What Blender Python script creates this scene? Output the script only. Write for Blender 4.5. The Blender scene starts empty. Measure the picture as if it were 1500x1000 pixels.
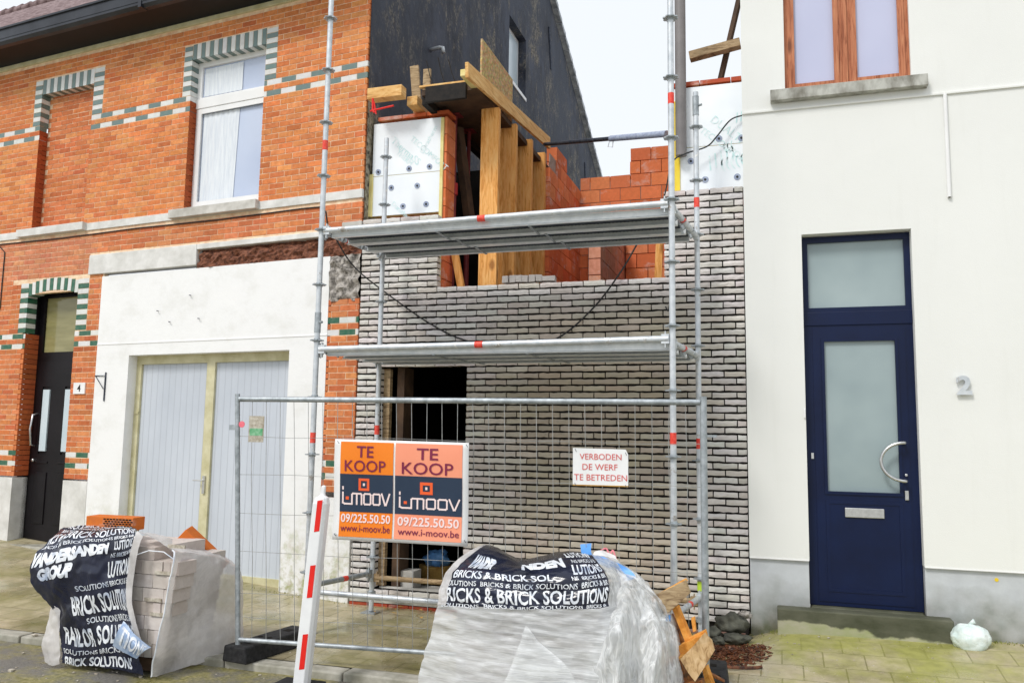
import bpy, math, random
from mathutils import Vector, Matrix, noise
random.seed(7)
C = bpy.context.scene.collection
R = math.radians
X0 = -4.17            # corner between the old brick house and the new wall
KINK = R(6.1)         # the old house is turned a little away from the new wall
# ------------------------------------------------------------------ camera
F = 1210.0; PIT = R(6.49); ROLL = R(.88); YAW = R(17.8)
CAM = Vector((0, -7.7, 1.71))
def cam_axes():
    cp, sp, cr, sr = math.cos(PIT), math.sin(PIT), math.cos(ROLL), math.sin(ROLL)
    right = Vector((1, 0, 0)); up = Vector((0, -sp, cp)); fw = Vector((0, cp, sp))
    r2 = cr*right + sr*up; u2 = -sr*right + cr*up
    Z = Matrix.Rotation(YAW, 3, 'Z')
    return Z @ r2, Z @ u2, Z @ fw
AX = cam_axes()
def ray(px, py): return AX[0]*((px-750)/F) + AX[1]*(-(py-500)/F) + AX[2]
def P(px, py, y):
    "point of the vertical plane at depth y that was measured in the photograph"
    d = ray(px, py); t = (y-CAM.y)/d.y
    return CAM + d*t
def PX(px, py, x):
    d = ray(px, py); t = (x-CAM.x)/d.x
    return CAM + d*t
cd = bpy.data.cameras.new('camera'); cam = bpy.data.objects.new('camera', cd); C.objects.link(cam)
cd.sensor_width = 36; cd.lens = F/1500*36; cd.clip_start = .05; cd.clip_end = 2000
m4 = Matrix((AX[0], AX[1], -AX[2])).transposed().to_4x4(); m4.translation = CAM
cam.matrix_world = m4
bpy.context.scene.camera = cam

# ------------------------------------------------------------------ materials
def srgb(r, g, b):
    f = lambda c: (c/255/12.92) if c/255 <= .04045 else ((c/255+.055)/1.055)**2.4
    return (f(r), f(g), f(b), 1)
class N:
    def __init__(s, name):
        s.m = bpy.data.materials.new(name); s.m.use_nodes = True; s.t = s.m.node_tree
        s.b = s.t.nodes['Principled BSDF']; s.out = s.t.nodes['Material Output']
        s.tc = s.t.nodes.new('ShaderNodeTexCoord')
    def n(s, t, **k):
        x = s.t.nodes.new(t)
        for a, v in k.items(): setattr(x, a, v)
        return x
    def l(s, a, b): s.t.links.new(a, b)
    def vec(s, sc=(1, 1, 1), rot=(0, 0, 0)):
        mp = s.n('ShaderNodeMapping'); mp.inputs['Scale'].default_value = sc; mp.inputs['Rotation'].default_value = rot
        s.l(s.tc.outputs['Object'], mp.inputs['Vector']); return mp.outputs[0]
    def noise(s, scale, detail=5, rough=.55, sc=(1, 1, 1), dist=0):
        x = s.n('ShaderNodeTexNoise'); x.inputs['Scale'].default_value = scale; x.inputs['Detail'].default_value = detail
        x.inputs['Roughness'].default_value = rough; x.inputs['Distortion'].default_value = dist
        s.l(s.vec(sc), x.inputs['Vector']); return x.outputs['Fac']
    def ridge(s, scale, sc=(1, 1, 1), dist=.6):
        x = s.n('ShaderNodeTexNoise', noise_type='RIDGED_MULTIFRACTAL'); x.inputs['Scale'].default_value = scale; x.inputs['Detail'].default_value = 4
        x.inputs['Distortion'].default_value = dist; s.l(s.vec(sc), x.inputs['Vector']); return s.math('MULTIPLY', x.outputs[0], .35)
    def ramp(s, fac, stops):
        x = s.n('ShaderNodeValToRGB'); e = x.color_ramp.elements
        while len(e) < len(stops): e.new(.5)
        for i, (p, c) in enumerate(stops):
            e[i].position = p; e[i].color = c if len(c) == 4 else (*c, 1)
        s.l(fac, x.inputs[0]); return x.outputs[0]
    def mix(s, fac, a, b, mode='MIX'):
        x = s.n('ShaderNodeMix', data_type='RGBA', blend_type=mode)
        if isinstance(fac, (int, float)): x.inputs[0].default_value = fac
        else: s.l(fac, x.inputs[0])
        for v, k in ((a, 6), (b, 7)):
            if isinstance(v, tuple): x.inputs[k].default_value = v if len(v) == 4 else (*v, 1)
            else: s.l(v, x.inputs[k])
        return x.outputs[2]
    def math(s, op, a, b=0.):
        x = s.n('ShaderNodeMath', operation=op)
        for i, v in enumerate((a, b)):
            if isinstance(v, (int, float)): x.inputs[i].default_value = v
            else: s.l(v, x.inputs[i])
        return x.outputs[0]
    def bump(s, h, strength=.3, dist=.01, prev=None):
        x = s.n('ShaderNodeBump'); x.inputs['Strength'].default_value = strength; x.inputs['Distance'].default_value = dist
        s.l(h, x.inputs['Height'])
        if prev is not None: s.l(prev, x.inputs['Normal'])
        s.l(x.outputs[0], s.b.inputs['Normal']); return x.outputs[0]
    def col(s, c):
        if isinstance(c, tuple): s.b.inputs['Base Color'].default_value = c if len(c) == 4 else (*c, 1)
        else: s.l(c, s.b.inputs['Base Color'])
    def set(s, rough=.7, metal=0., spec=.5):
        if isinstance(rough, (int, float)): s.b.inputs['Roughness'].default_value = rough
        else: s.l(rough, s.b.inputs['Roughness'])
        s.b.inputs['Metallic'].default_value = metal; s.b.inputs['Specular IOR Level'].default_value = spec
def mottled(name, c1, c2, scale=6, rough=.8, metal=0., spec=.4, bump=.15, bscale=60, bdist=.004, sc=(1, 1, 1), lo=.35, hi=.65, detail=6):
    k = N(name); f = k.noise(scale, detail, .6, sc)
    k.col(k.ramp(f, [(lo, c1), (hi, c2)])); k.set(rough, metal, spec)
    if bump: k.bump(k.noise(bscale, 4, .6, sc), bump, bdist)
    return k.m
def brickmat(name, stain=(.25, .2, .17), amt=.5, rough=.85, bump=.5, bscale=70, sc=(1, 1, 1), white=0.):
    k = N(name); a = k.n('ShaderNodeAttribute', attribute_name='col')
    f = k.noise(18, 7, .65, sc)
    c = k.mix(k.ramp(f, [(.3, (1, 1, 1)), (.7, (0, 0, 0))]), a.outputs['Color'], k.mix(amt, a.outputs['Color'], (*stain, 1), 'MIX'))
    g = k.noise(1.1, 4, .6)
    c = k.mix(k.ramp(g, [(.35, (.22, .22, .22)), (.65, (0, 0, 0))]), c, k.mix(1, c, (.45, .42, .4, 1), 'MULTIPLY'))
    if white:
        w = k.noise(3.2, 6, .7, (1, 1, 1.6)); c = k.mix(k.ramp(w, [(.55, (0, 0, 0)), (.72, (white, white, white))]), c, (.72, .62, .58, 1))
    k.col(c); k.set(rough, 0, .25)
    k.bump(k.noise(bscale, 6, .7, sc), bump, .006)
    return k.m
M = {}
M['brick_orange'] = brickmat('old_orange_brick', (.32, .07, .02), .55)
M['brick_grey'] = brickmat('grey_facing_brick', (.42, .38, .35), .4, .95, .9, 45, (1, 1, 3))
M['brick_block'] = brickmat('hollow_clay_block', (.5, .13, .05), .5, .9, .35, 50, (1, 1, 1), .7)
M['brick_pale'] = brickmat('pale_stacked_brick', (.38, .3, .26), .35, .95, .4, 60)
k = N('glazed_brick'); a = k.n('ShaderNodeAttribute', attribute_name='col'); k.col(k.mix(k.ramp(k.noise(14, 5), [(.4, (0, 0, 0)), (.75, (.25, .25, .25))]), a.outputs['Color'], (.3, .3, .27, 1))); k.set(.28, 0, .5); M['glazed'] = k.m
M['mortar'] = mottled('old_mortar', srgb(245, 222, 190), srgb(222, 180, 145), 12)
M['mortar_dark'] = mottled('black_joint', (.006, .005, .005, 1), (.02, .015, .012, 1), 20, bump=0)  # flat near-black shared by joints, numeral, beam and bars
M['mortar_grey'] = mottled('block_mortar', (.3, .22, .18, 1), (.42, .34, .3, 1), 12)
# render of the old garage front: dirty white, moss near the ground
k = N('old_white_render')
f = k.noise(2.2, 8, .65, (1, 1, 1.2)); c = k.ramp(f, [(.25, (.74, .735, .71)), (.5, (.86, .86, .86)), (1, (.9, .9, .9))])
sep = k.n('ShaderNodeSeparateXYZ'); k.l(k.tc.outputs['Object'], sep.inputs[0])
low = k.math('MULTIPLY', k.ramp(sep.outputs['Z'], [(.0, (1, 1, 1)), (.95, (0, 0, 0))]), k.ramp(k.noise(5, 7, .7), [(.45, (0, 0, 0)), (.6, (1, 1, 1))]))
c = k.mix(low, c, k.ramp(k.noise(14, 4), [(.4, (.3, .33, .08)), (.6, (.5, .45, .33))]))
k.col(c); k.set(.9, 0, .2); k.bump(k.noise(9, 8, .7), .35, .012); M['render_old'] = k.m
k = N('new_white_render'); f = k.noise(.7, 3)
k.col(k.ramp(f, [(.3, (.80, .80, .765)), (.7, (.85, .85, .82))])); k.set(.92, 0, .15); g = k.noise(2.2, 6, .65, (3.5, 1, .35)); st_ = k.ramp(g, [(.56, (0, 0, 0)), (.8, (.14, .14, .14))])
k.col(k.mix(st_, k.ramp(f, [(.3, (.78, .785, .76)), (.7, (.82, .825, .8))]), (.58, .58, .52, 1))); k.bump(k.noise(130, 3, .7), .35, .004, k.bump(k.noise(2.5, 4), .12, .03)); M['render_new'] = k.m
# cement plinth with damp foot
k = N('cement_plinth'); f = k.noise(2.4, 7, .65); c = k.ramp(f, [(.3, (.48, .5, .53)), (.7, (.62, .65, .68))])
sep = k.n('ShaderNodeSeparateXYZ'); k.l(k.tc.outputs['Object'], sep.inputs[0])
w = k.math('ADD', sep.outputs['Z'], k.math('MULTIPLY', k.noise(3, 6), .55))
c = k.mix(k.ramp(w, [(.38, (1, 1, 1)), (.8, (0, 0, 0))]), c, k.ramp(k.noise(8, 6), [(.35, (.09, .1, .04)), (.65, (.25, .24, .2))]))
k.col(c); k.set(.85, 0, .2); k.bump(k.noise(60, 5), .2, .004); M['plinth'] = k.m
k = N('tarred_wall'); f = k.noise(2.0, 9, .72, (1, 1, .6)); f2 = k.math('ADD', k.math('MULTIPLY', k.noise(7, 9, .78, (1, 1, .5), .5), .7), k.math('MULTIPLY', k.noise(.9, 4, .6), .42))
c = k.ramp(f, [(.35, (.012, .013, .02)), (.62, (.085, .095, .125))])
c = k.mix(k.ramp(f2, [(.565, (0, 0, 0)), (.67, (.9, .9, .9))]), c, k.ramp(k.noise(30, 4), [(.4, (.06, .055, .045)), (.6, (.3, .26, .2))]))
c = k.mix(k.ramp(k.noise(.55, 3), [(.42, (0, 0, 0)), (.66, (.6, .6, .6))]), c, (.06, .07, .095, 1))
sep = k.n('ShaderNodeSeparateXYZ'); k.l(k.tc.outputs['Object'], sep.inputs[0])
edge = k.math('ADD', k.math('MULTIPLY', sep.outputs['Y'], .55), k.math('ADD', k.math('MULTIPLY', sep.outputs['Z'], .32), k.math('MULTIPLY', k.noise(5, 7, .75), .55)))
c = k.mix(k.ramp(k.math('SUBTRACT', edge, 1.4), [(.60, (1, 1, 1)), (.70, (0, 0, 0))]), c, k.ramp(k.noise(16, 7, .75), [(.38, (.03, .03, .03)), (.5, (.27, .24, .17)), (.68, (.52, .48, .4))]))
k.col(c); k.set(k.ramp(f, [(.3, (.6, .6, .6)), (.7, (.9, .9, .9))]), 0, .2); k.bump(k.noise(12, 9, .75), .5, .02); M['tar'] = k.m
M['concrete'] = mottled('weathered_concrete', (.42, .4, .36, 1), (.66, .64, .6, 1), 5, bump=.3, bscale=40)
M['bluestone'] = mottled('weathered_stone_sill', (.2, .19, .16, 1), (.5, .5, .46, 1), 9, bump=.2, bscale=50, sc=(1, 1, .5))
M['stone_light'] = mottled('painted_stone', (.58, .57, .54, 1), (.78, .77, .75, 1), 5, bump=.15)
M['rotten'] = mottled('crumbling_red_masonry', (.06, .018, .01, 1), (.34, .13, .07, 1), 26, bump=1, bscale=30, bdist=.02, lo=.32, hi=.72)
M['rubble'] = mottled('broken_grey_mortar', (.1, .09, .08, 1), (.5, .46, .42, 1), 22, bump=1, bscale=26, bdist=.02, lo=.36, hi=.6)
k = N('galvanised_steel'); c = k.ramp(k.noise(16, 6), [(.3, (.5, .54, .58)), (.7, (.72, .75, .78))])
c = k.mix(k.ramp(k.noise(7, 7, .75), [(.6, (0, 0, 0)), (.66, (.8, .8, .8))]), c, (.3, .25, .2, 1)); c = k.mix(k.ramp(k.noise(19, 4, .6), [(.64, (0, 0, 0)), (.68, (1, 1, 1))]), c, (.78, .77, .74, 1))
k.col(c); k.set(k.ramp(k.noise(9, 5), [(.4, (.35, .35, .35)), (.6, (.6, .6, .6))]), .4, .5); k.bump(k.noise(80, 4), .06, .001); M['galv'] = k.m
M['galv_old'] = mottled('dull_galvanised_steel', (.26, .29, .31, 1), (.5, .54, .57, 1), 22, .5, .5, .5, .08, 80, .001, lo=.3, hi=.7)
M['alu'] = mottled('deck_steel', (.66, .7, .73, 1), (.82, .85, .87, 1), 12, .45, .15, .5, .05)
M['lip'] = mottled('bright_steel_lip', (.72, .76, .79, 1), (.88, .9, .92, 1), 16, .35, .1, bump=0)
M['wire'] = mottled('fence_wire', (.3, .31, .31, 1), (.48, .48, .47, 1), 20, .5, .5, bump=0)
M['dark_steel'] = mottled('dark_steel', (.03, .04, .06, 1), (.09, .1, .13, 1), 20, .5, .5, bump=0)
M['sticker'] = mottled('red_sticker', (.75, .03, .02, 1), (.85, .12, .08, 1), 40, .5, bump=0)
M['red_paint'] = mottled('red_painted_steel', (.45, .02, .02, 1), (.25, .02, .02, 1), 12, .55)
M['maroon'] = mottled('rusty_red_prop', (.16, .02, .025, 1), (.26, .04, .04, 1), 12, .6)
def wood(name, c1, c2, c3, sc=(14, 14, 1.6), rough=.75):
    k = N(name); f = k.noise(3.2, 6, .6, sc, .8); g = k.noise(1.3, 4)
    c = k.ramp(f, [(.35, c1), (.5, c2), (.7, c3)]); c = k.mix(k.ramp(g, [(.45, (0, 0, 0)), (.8, (.6, .6, .6))]), c, c1)
    v = k.n('ShaderNodeTexVoronoi'); v.inputs['Scale'].default_value = 1.; k.l(k.vec((sc[0]*.35, sc[1]*.35, sc[2]*1.6)), v.inputs['Vector'])
    c = k.mix(k.ramp(v.outputs['Distance'], [(.1, (.8, .8, .8)), (.2, (0, 0, 0))]), c, (c1[0]*.45, c1[1]*.4, c1[2]*.4, 1))
    k.col(c); k.set(rough, 0, .3); k.bump(f, .25, .003); return k.m
M['timber'] = wood('fresh_timber_upright', (.6, .24, .05), (.84, .41, .12), (.9, .55, .22))
M['timber_y'] = wood('fresh_timber_across', (.6, .3, .09), (.8, .48, .18), (.88, .62, .3), (3, 1.2, 14))
M['timber_old'] = wood('weathered_board', (.2, .13, .07), (.42, .3, .17), (.55, .42, .26), (3, 1.6, 14))
M['timber_orange'] = wood('splintered_pallet_wood', (.34, .13, .03), (.66, .31, .09), (.8, .5, .24), (5, 5, 5))
k = N('osb_board'); v = k.n('ShaderNodeTexVoronoi'); v.inputs['Scale'].default_value = 1; k.l(k.vec((30, 30, 60)), v.inputs['Vector'])
k.col(k.mix(.35, k.ramp(k.noise(25, 4), [(.35, (.5, .3, .11)), (.65, (.75, .54, .28))]), v.outputs['Color'], 'MULTIPLY')); k.set(.8, 0, .3); M['osb'] = k.m
M['redwood'] = wood('varnished_red_window_wood', (.26, .075, .03), (.48, .17, .08), (.56, .24, .12), (16, 16, 1.2), .45)
k = N('insulation_foil'); f = k.noise(1.4, 3); k.col(k.ramp(f, [(.3, (.78, .83, .88)), (.7, (.9, .92, .94))])); k.set(.45, .1, .5); k.bump(k.noise(4, 4), .15, .02); M['foil'] = k.m
M['foam'] = mottled('yellow_foam', (.72, .6, .22, 1), (.85, .75, .36, 1), 8)
M['print_teal'] = mottled('teal_print', (.5, .77, .77, 1), (.82, .9, .91, 1), 16, bump=0)
M['disc'] = mottled('grey_blue_fixing', (.25, .29, .42, 1), (.42, .48, .6, 1), 30)
M['dark'] = mottled('painted_shade_black', (.01, .009, .008, 1), (.02, .018, .016, 1), 3, bump=0, spec=.05)  # near-black paints the shade of the inside, holes and sockets
M['interior_brown'] = mottled('dark_brown_wood', (.05, .03, .02, 1), (.12, .07, .04, 1), 5)  # even dark brown for formwork, reveal, timber, bar and pallet
M['black_door'] = mottled('black_door_paint', (.004, .003, .004, 1), (.009, .007, .009, 1), 3, .4, spec=.22, bump=0)
M['blue_door'] = mottled('navy_door_frame', (.0012, .0065, .036, 1), (.002, .01, .052, 1), 2, .42, spec=.28, bump=.02)
M['white_pvc'] = mottled('white_pvc', (.8, .8, .8, 1), (.86, .86, .86, 1), 3, .4, bump=0)
M['beige_pvc'] = mottled('beige_door_frame', (.5, .46, .26, 1), (.66, .62, .42, 1), 6, .55, bump=.05)
k = N('grey_garage_boards'); f = k.noise(1.6, 4, .6, (1, 1, .5)); k.col(k.ramp(f, [(.3, (.5, .54, .61)), (.7, (.6, .64, .71))])); k.set(.55, 0, .4)
wv = k.n('ShaderNodeTexWave', wave_type='BANDS', bands_direction='X'); wv.inputs['Scale'].default_value = 3.3; k.l(k.vec(), wv.inputs['Vector'])
k.bump(k.ramp(wv.outputs['Fac'], [(0, (0, 0, 0)), (.06, (1, 1, 1))]), .5, .004)
k.col(k.mix(k.ramp(wv.outputs['Fac'], [(0, (1, 1, 1)), (.03, (0, 0, 0))]), k.ramp(f, [(.3, (.5, .54, .61)), (.7, (.6, .64, .71))]), (.44, .47, .53, 1))); M['garage'] = k.m
def pane(name, c1, c2, scale=.8, rough=.12, sc=(1, 1, 1)):
    k = N(name); k.col(k.ramp(k.noise(scale, 3, .5, sc), [(.3, c1), (.7, c2)])); k.set(rough, 0, .6); return k.m
M['pane_lilac'] = pane('painted_sky_pane', (.48, .5, .68), (.56, .58, .76))  # sky reflection painted into the flat lilac pane colour
M['pane_blue'] = pane('pale_blue_pane', (.42, .5, .68), (.55, .62, .78))  # pale blue of the mirrored sky painted into the pane
M['pane_frost'] = pane('frosted_door_glass', (.25, .32, .34), (.38, .46, .47), 1.2, .25)
M['pane_olive'] = pane('painted_reflection_transom', (.22, .2, .08), (.33, .3, .14), 2, .1, (1, 1, 6))  # reflection of yellow brick houses opposite painted as an olive tint
M['pane_white'] = pane('milky_glass', (.5, .6, .66), (.62, .7, .75), 2, .2)
M['curtain'] = mottled('white_curtain', (.66, .71, .78, 1), (.8, .84, .88, 1), 6, .6, bump=0, sc=(6, 1, .5))
M['gutter'] = mottled('black_gutter', (.01, .012, .018, 1), (.035, .04, .052, 1), 2, .35, bump=0)
M['soffit'] = mottled('dark_soffit', (.002, .002, .004, 1), (.005, .005, .008, 1), 2, .6, bump=0)
M['tile'] = mottled('purple_brown_roof_tile', (.12, .07, .07, 1), (.28, .2, .2, 1), 7, .7)
M['slate'] = mottled('grey_verge_tile', (.2, .22, .25, 1), (.5, .52, .55, 1), 7, .6)
M['steel'] = mottled('brushed_steel', (.55, .55, .55, 1), (.68, .68, .68, 1), 30, .3, .9, bump=0)
M['rubber'] = mottled('recycled_black_rubber', (.008, .008, .01, 1), (.03, .03, .032, 1), 30, .8, bump=.3)
M['cable'] = mottled('black_cable', (.012, .012, .014, 1), (.03, .03, .03, 1), 10, .6, bump=0)
M['post_white'] = mottled('white_post_plastic', (.76, .77, .79, 1), (.86, .87, .88, 1), 5, .5, bump=0)
M['sign_red'] = mottled('reflective_red', (.72, .012, .008, 1), (.8, .02, .012, 1), 8, .45, bump=0)
M['sign_white'] = mottled('white_sign_board', (.8, .8, .8, 1), (.88, .88, .88, 1), 4, .5, bump=0)
M['orange'] = mottled('orange_poster', (.9, .22, .01, 1), (.95, .25, .015, 1), 3, .45, bump=0)
M['salmon'] = mottled('faded_salmon_poster', (.92, .32, .19, 1), (.96, .36, .22, 1), 3, .45, bump=0)
M['navy'] = mottled('navy_poster_band', (.018, .035, .07, 1), (.025, .045, .085, 1), 3, .45, bump=0)
M['plum'] = mottled('plum_lettering', (.2, .015, .06, 1), (.24, .02, .07, 1), 3, .45, bump=0)
M['pinkwhite'] = mottled('pale_pink_lettering', (.9, .72, .72, 1), (.95, .78, .76, 1), 3, .45, bump=0)
M['red_letter'] = mottled('faded_red_lettering', (.62, .08, .08, 1), (.72, .14, .12, 1), 20, .5, bump=0)
M['orange_red'] = mottled('orange_red_logo', (.9, .12, .03, 1), (.92, .14, .04, 1), 3, .45, bump=0)
M['ink_white'] = mottled('white_film_print', (.3, .36, .48, 1), (.82, .85, .9, 1), 7, .35, bump=0, lo=.3, hi=.52)
k = N('printed_navy_film'); f = k.noise(2.5, 5, .6, dist=1.); k.col(k.ramp(f, [(.35, (.004, .006, .016)), (.62, (.014, .018, .045)), (.8, (.1, .11, .15))])) ; k.col(k.mix(k.ramp(k.ridge(5.5), [(.46, (0, 0, 0)), (.62, (.5, .5, .5))]), k.ramp(f, [(.35, (.004, .006, .016)), (.62, (.014, .018, .045)), (.8, (.1, .11, .15))]), (.3, .34, .42, 1))); k.set(.2, 0, .5); k.bump(k.ridge(4.5), .6, .04); M['film_print'] = k.m  # paler ridge lines are crease highlights painted into the colour
def film(name, col, a0, a1, scale, sc, bs=.7, warp=1., lo=.35, hi=.8, vs=.5):
    k = N(name); k.set(.22, 0, .5)
    rd = k.ridge(scale*1.1, sc, warp); nz = k.noise(scale*.8, 6, .6, sc, warp)
    k.bump(rd, bs, .05, k.bump(k.noise(scale*5, 6, .6, sc), .35, .012))
    n2 = k.noise(scale*2.2, 3, .5, sc, warp*1.5); crease_glint = k.math('SUBTRACT', 1., k.math('MULTIPLY', k.math('ABSOLUTE', k.math('SUBTRACT', n2, .5)), 14.))
    crease_glint = k.math('MAXIMUM', crease_glint, 0.); n3 = k.noise(scale*.9, 3, .5, sc, warp*2); v3 = k.math('MAXIMUM', k.math('SUBTRACT', 1., k.math('MULTIPLY', k.math('ABSOLUTE', k.math('SUBTRACT', n3, .52)), 22.)), 0.)
    crease_glint = k.math('MULTIPLY', k.math('MAXIMUM', crease_glint, v3), k.math('MULTIPLY', k.noise(scale*.5, 3), vs*2))  # pale crease lines paint in the glints and the doubled film
    k.col(k.mix(crease_glint, k.ramp(nz, [(.3, tuple(c*.72 for c in col)), (.65, tuple(c*.94 for c in col))]), tuple(min(1, c*1.05) for c in col)))
    f = k.math('ADD', k.math('MULTIPLY', crease_glint, .45), k.math('MULTIPLY', nz, .9))
    tr = k.n('ShaderNodeBsdfTransparent'); tl = k.n('ShaderNodeBsdfTranslucent'); tl.inputs[0].default_value = (*col[:3], 1)
    m1 = k.n('ShaderNodeMixShader'); m1.inputs[0].default_value = .25; k.l(k.b.outputs[0], m1.inputs[1]); k.l(tl.outputs[0], m1.inputs[2])
    m2 = k.n('ShaderNodeMixShader'); k.l(k.ramp(f, [(lo, (a0, a0, a0)), (hi, (a1, a1, a1))]), m2.inputs[0])
    k.l(tr.outputs[0], m2.inputs[1]); k.l(m1.outputs[0], m2.inputs[2]); k.l(m2.outputs[0], k.out.inputs[0]); return k.m
M['film_milky'] = film('milky_shrink_film', (.93, .9, .89), .62, .95, 3, (1, 1, 1), .6, vs=.12, lo=.2, hi=.6)
M['film_stretch'] = film('wrinkled_stretch_film', (.93, .95, .97), .6, .97, 2.0, (.8, .8, 9), .8, .25, vs=.35)
M['film_clear'] = film('loose_clear_film', (.95, .97, .98), .42, .96, 3.4, (2.2, 2.2, .55), 1., .3, vs=.55)
M['bag_white'] = mottled('pale_bag_plastic', (.62, .74, .72, 1), (.82, .88, .87, 1), 7, .3, bump=.6, bscale=9, bdist=.03)
M['bag_blue'] = mottled('blue_strap', (.12, .35, .8, 1), (.2, .45, .88, 1), 7, .4)
M['pink'] = mottled('pink_cord', (.85, .15, .2, 1), (.9, .3, .35, 1), 7, .6)
M['yellow'] = mottled('yellow_paint', (.8, .55, .02, 1), (.85, .65, .05, 1), 7, .6)
M['lime'] = mottled('lime_strap', (.5, .7, .05, 1), (.6, .8, .1, 1), 7, .6)
M['debris'] = mottled('mixed_debris', (.32, .27, .2, 1), (.6, .56, .48, 1), 30)
M['bark'] = mottled('wet_brown_bark', (.035, .012, .008, 1), (.2, .07, .03, 1), 25, .4, lo=.4, hi=.6)
M['stone_dark'] = mottled('mossy_dark_stone', (.035, .035, .03, 1), (.13, .13, .1, 1), 7, .8, bump=.6, bscale=14, bdist=.02)
M['leaf'] = mottled('dry_leaf', (.4, .2, .04, 1), (.62, .4, .12, 1), 10)
k = N('doorstep_stone'); f = k.noise(3, 7, .6, (1, 1, 2)); sep = k.n('ShaderNodeSeparateXYZ'); k.l(k.tc.outputs['Object'], sep.inputs[0])
w = k.math('ADD', k.math('MULTIPLY', sep.outputs['Z'], 2.), k.math('MULTIPLY', k.noise(1.7, 5), .7))
k.col(k.mix(k.ramp(w, [(.66, (1, 1, 1)), (.69, (0, 0, 0))]), k.ramp(f, [(.3, (.05, .055, .03)), (.7, (.14, .14, .1))]), k.ramp(f, [(.3, (.28, .32, .12)), (.65, (.45, .42, .33))]))); k.set(.7, 0, .3); k.bump(f, .3, .01); M['step'] = k.m
# paving: square slabs with moss
k = N('mossy_paving')
br = k.n('ShaderNodeTexBrick', offset=.5, squash=1); br.inputs['Scale'].default_value = 1; br.inputs['Brick Width'].default_value = .3; br.inputs['Row Height'].default_value = .3
br.inputs['Mortar Size'].default_value = .006; br.inputs['Mortar Smooth'].default_value = .4
br.inputs['Color1'].default_value = (.42, .36, .23, 1); br.inputs['Color2'].default_value = (.52, .45, .3, 1); br.inputs['Mortar'].default_value = (.26, .23, .12, 1)
k.l(k.vec((1, 1, 1)), br.inputs['Vector'])
sep = k.n('ShaderNodeSeparateXYZ'); k.l(k.tc.outputs['Object'], sep.inputs[0])
xr = k.ramp(k.math('MULTIPLY', k.math('ADD', sep.outputs['X'], 6.), .12), [(.5, (0, 0, 0)), (.75, (1, 1, 1))])
c = k.mix(k.ramp(k.noise(1.3, 7, .65), [(.42, (0, 0, 0)), (.62, (.85, .85, .85))]), br.outputs['Color'], k.mix(xr, (.25, .23, .09, 1), (.36, .36, .08, 1)))
c = k.mix(k.ramp(k.noise(9, 7, .7), [(.35, (.5, .5, .5)), (.6, (0, 0, 0))]), c, k.mix(1, c, (.5, .5, .42, 1), 'MULTIPLY'))
k.col(c); k.set(k.ramp(k.noise(1.7, 5), [(.42, (.1, .1, .1)), (.56, (.6, .6, .6))]), 0, .5)
nb = k.bump(br.outputs['Fac'], -.5, .006) if False else k.bump(k.ramp(br.outputs['Fac'], [(0, (1, 1, 1)), (1, (0, 0, 0))]), .6, .006)
k.bump(k.noise(70, 5, .7), .25, .004, nb); M['paving'] = k.m
k = N('dirty_asphalt')
c = k.ramp(k.noise(60, 6, .8), [(.35, (.1, .095, .085)), (.65, (.28, .26, .23))])
c = k.mix(k.ramp(k.noise(2.1, 8, .7), [(.45, (0, 0, 0)), (.58, (1, 1, 1))]), c, k.ramp(k.noise(35, 5), [(.35, (.17, .16, .04)), (.65, (.4, .35, .16))]))
k.col(c); k.set(k.ramp(k.noise(2.2, 5), [(.4, (.25, .25, .25)), (.6, (.8, .8, .8))]), 0, .5); k.bump(k.noise(90, 6, .8), .8, .012); M['asphalt'] = k.m
M['kerb'] = mottled('worn_kerb_stone', (.26, .25, .2, 1), (.5, .48, .42, 1), 6, .75, bump=.3, bscale=30)

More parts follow.
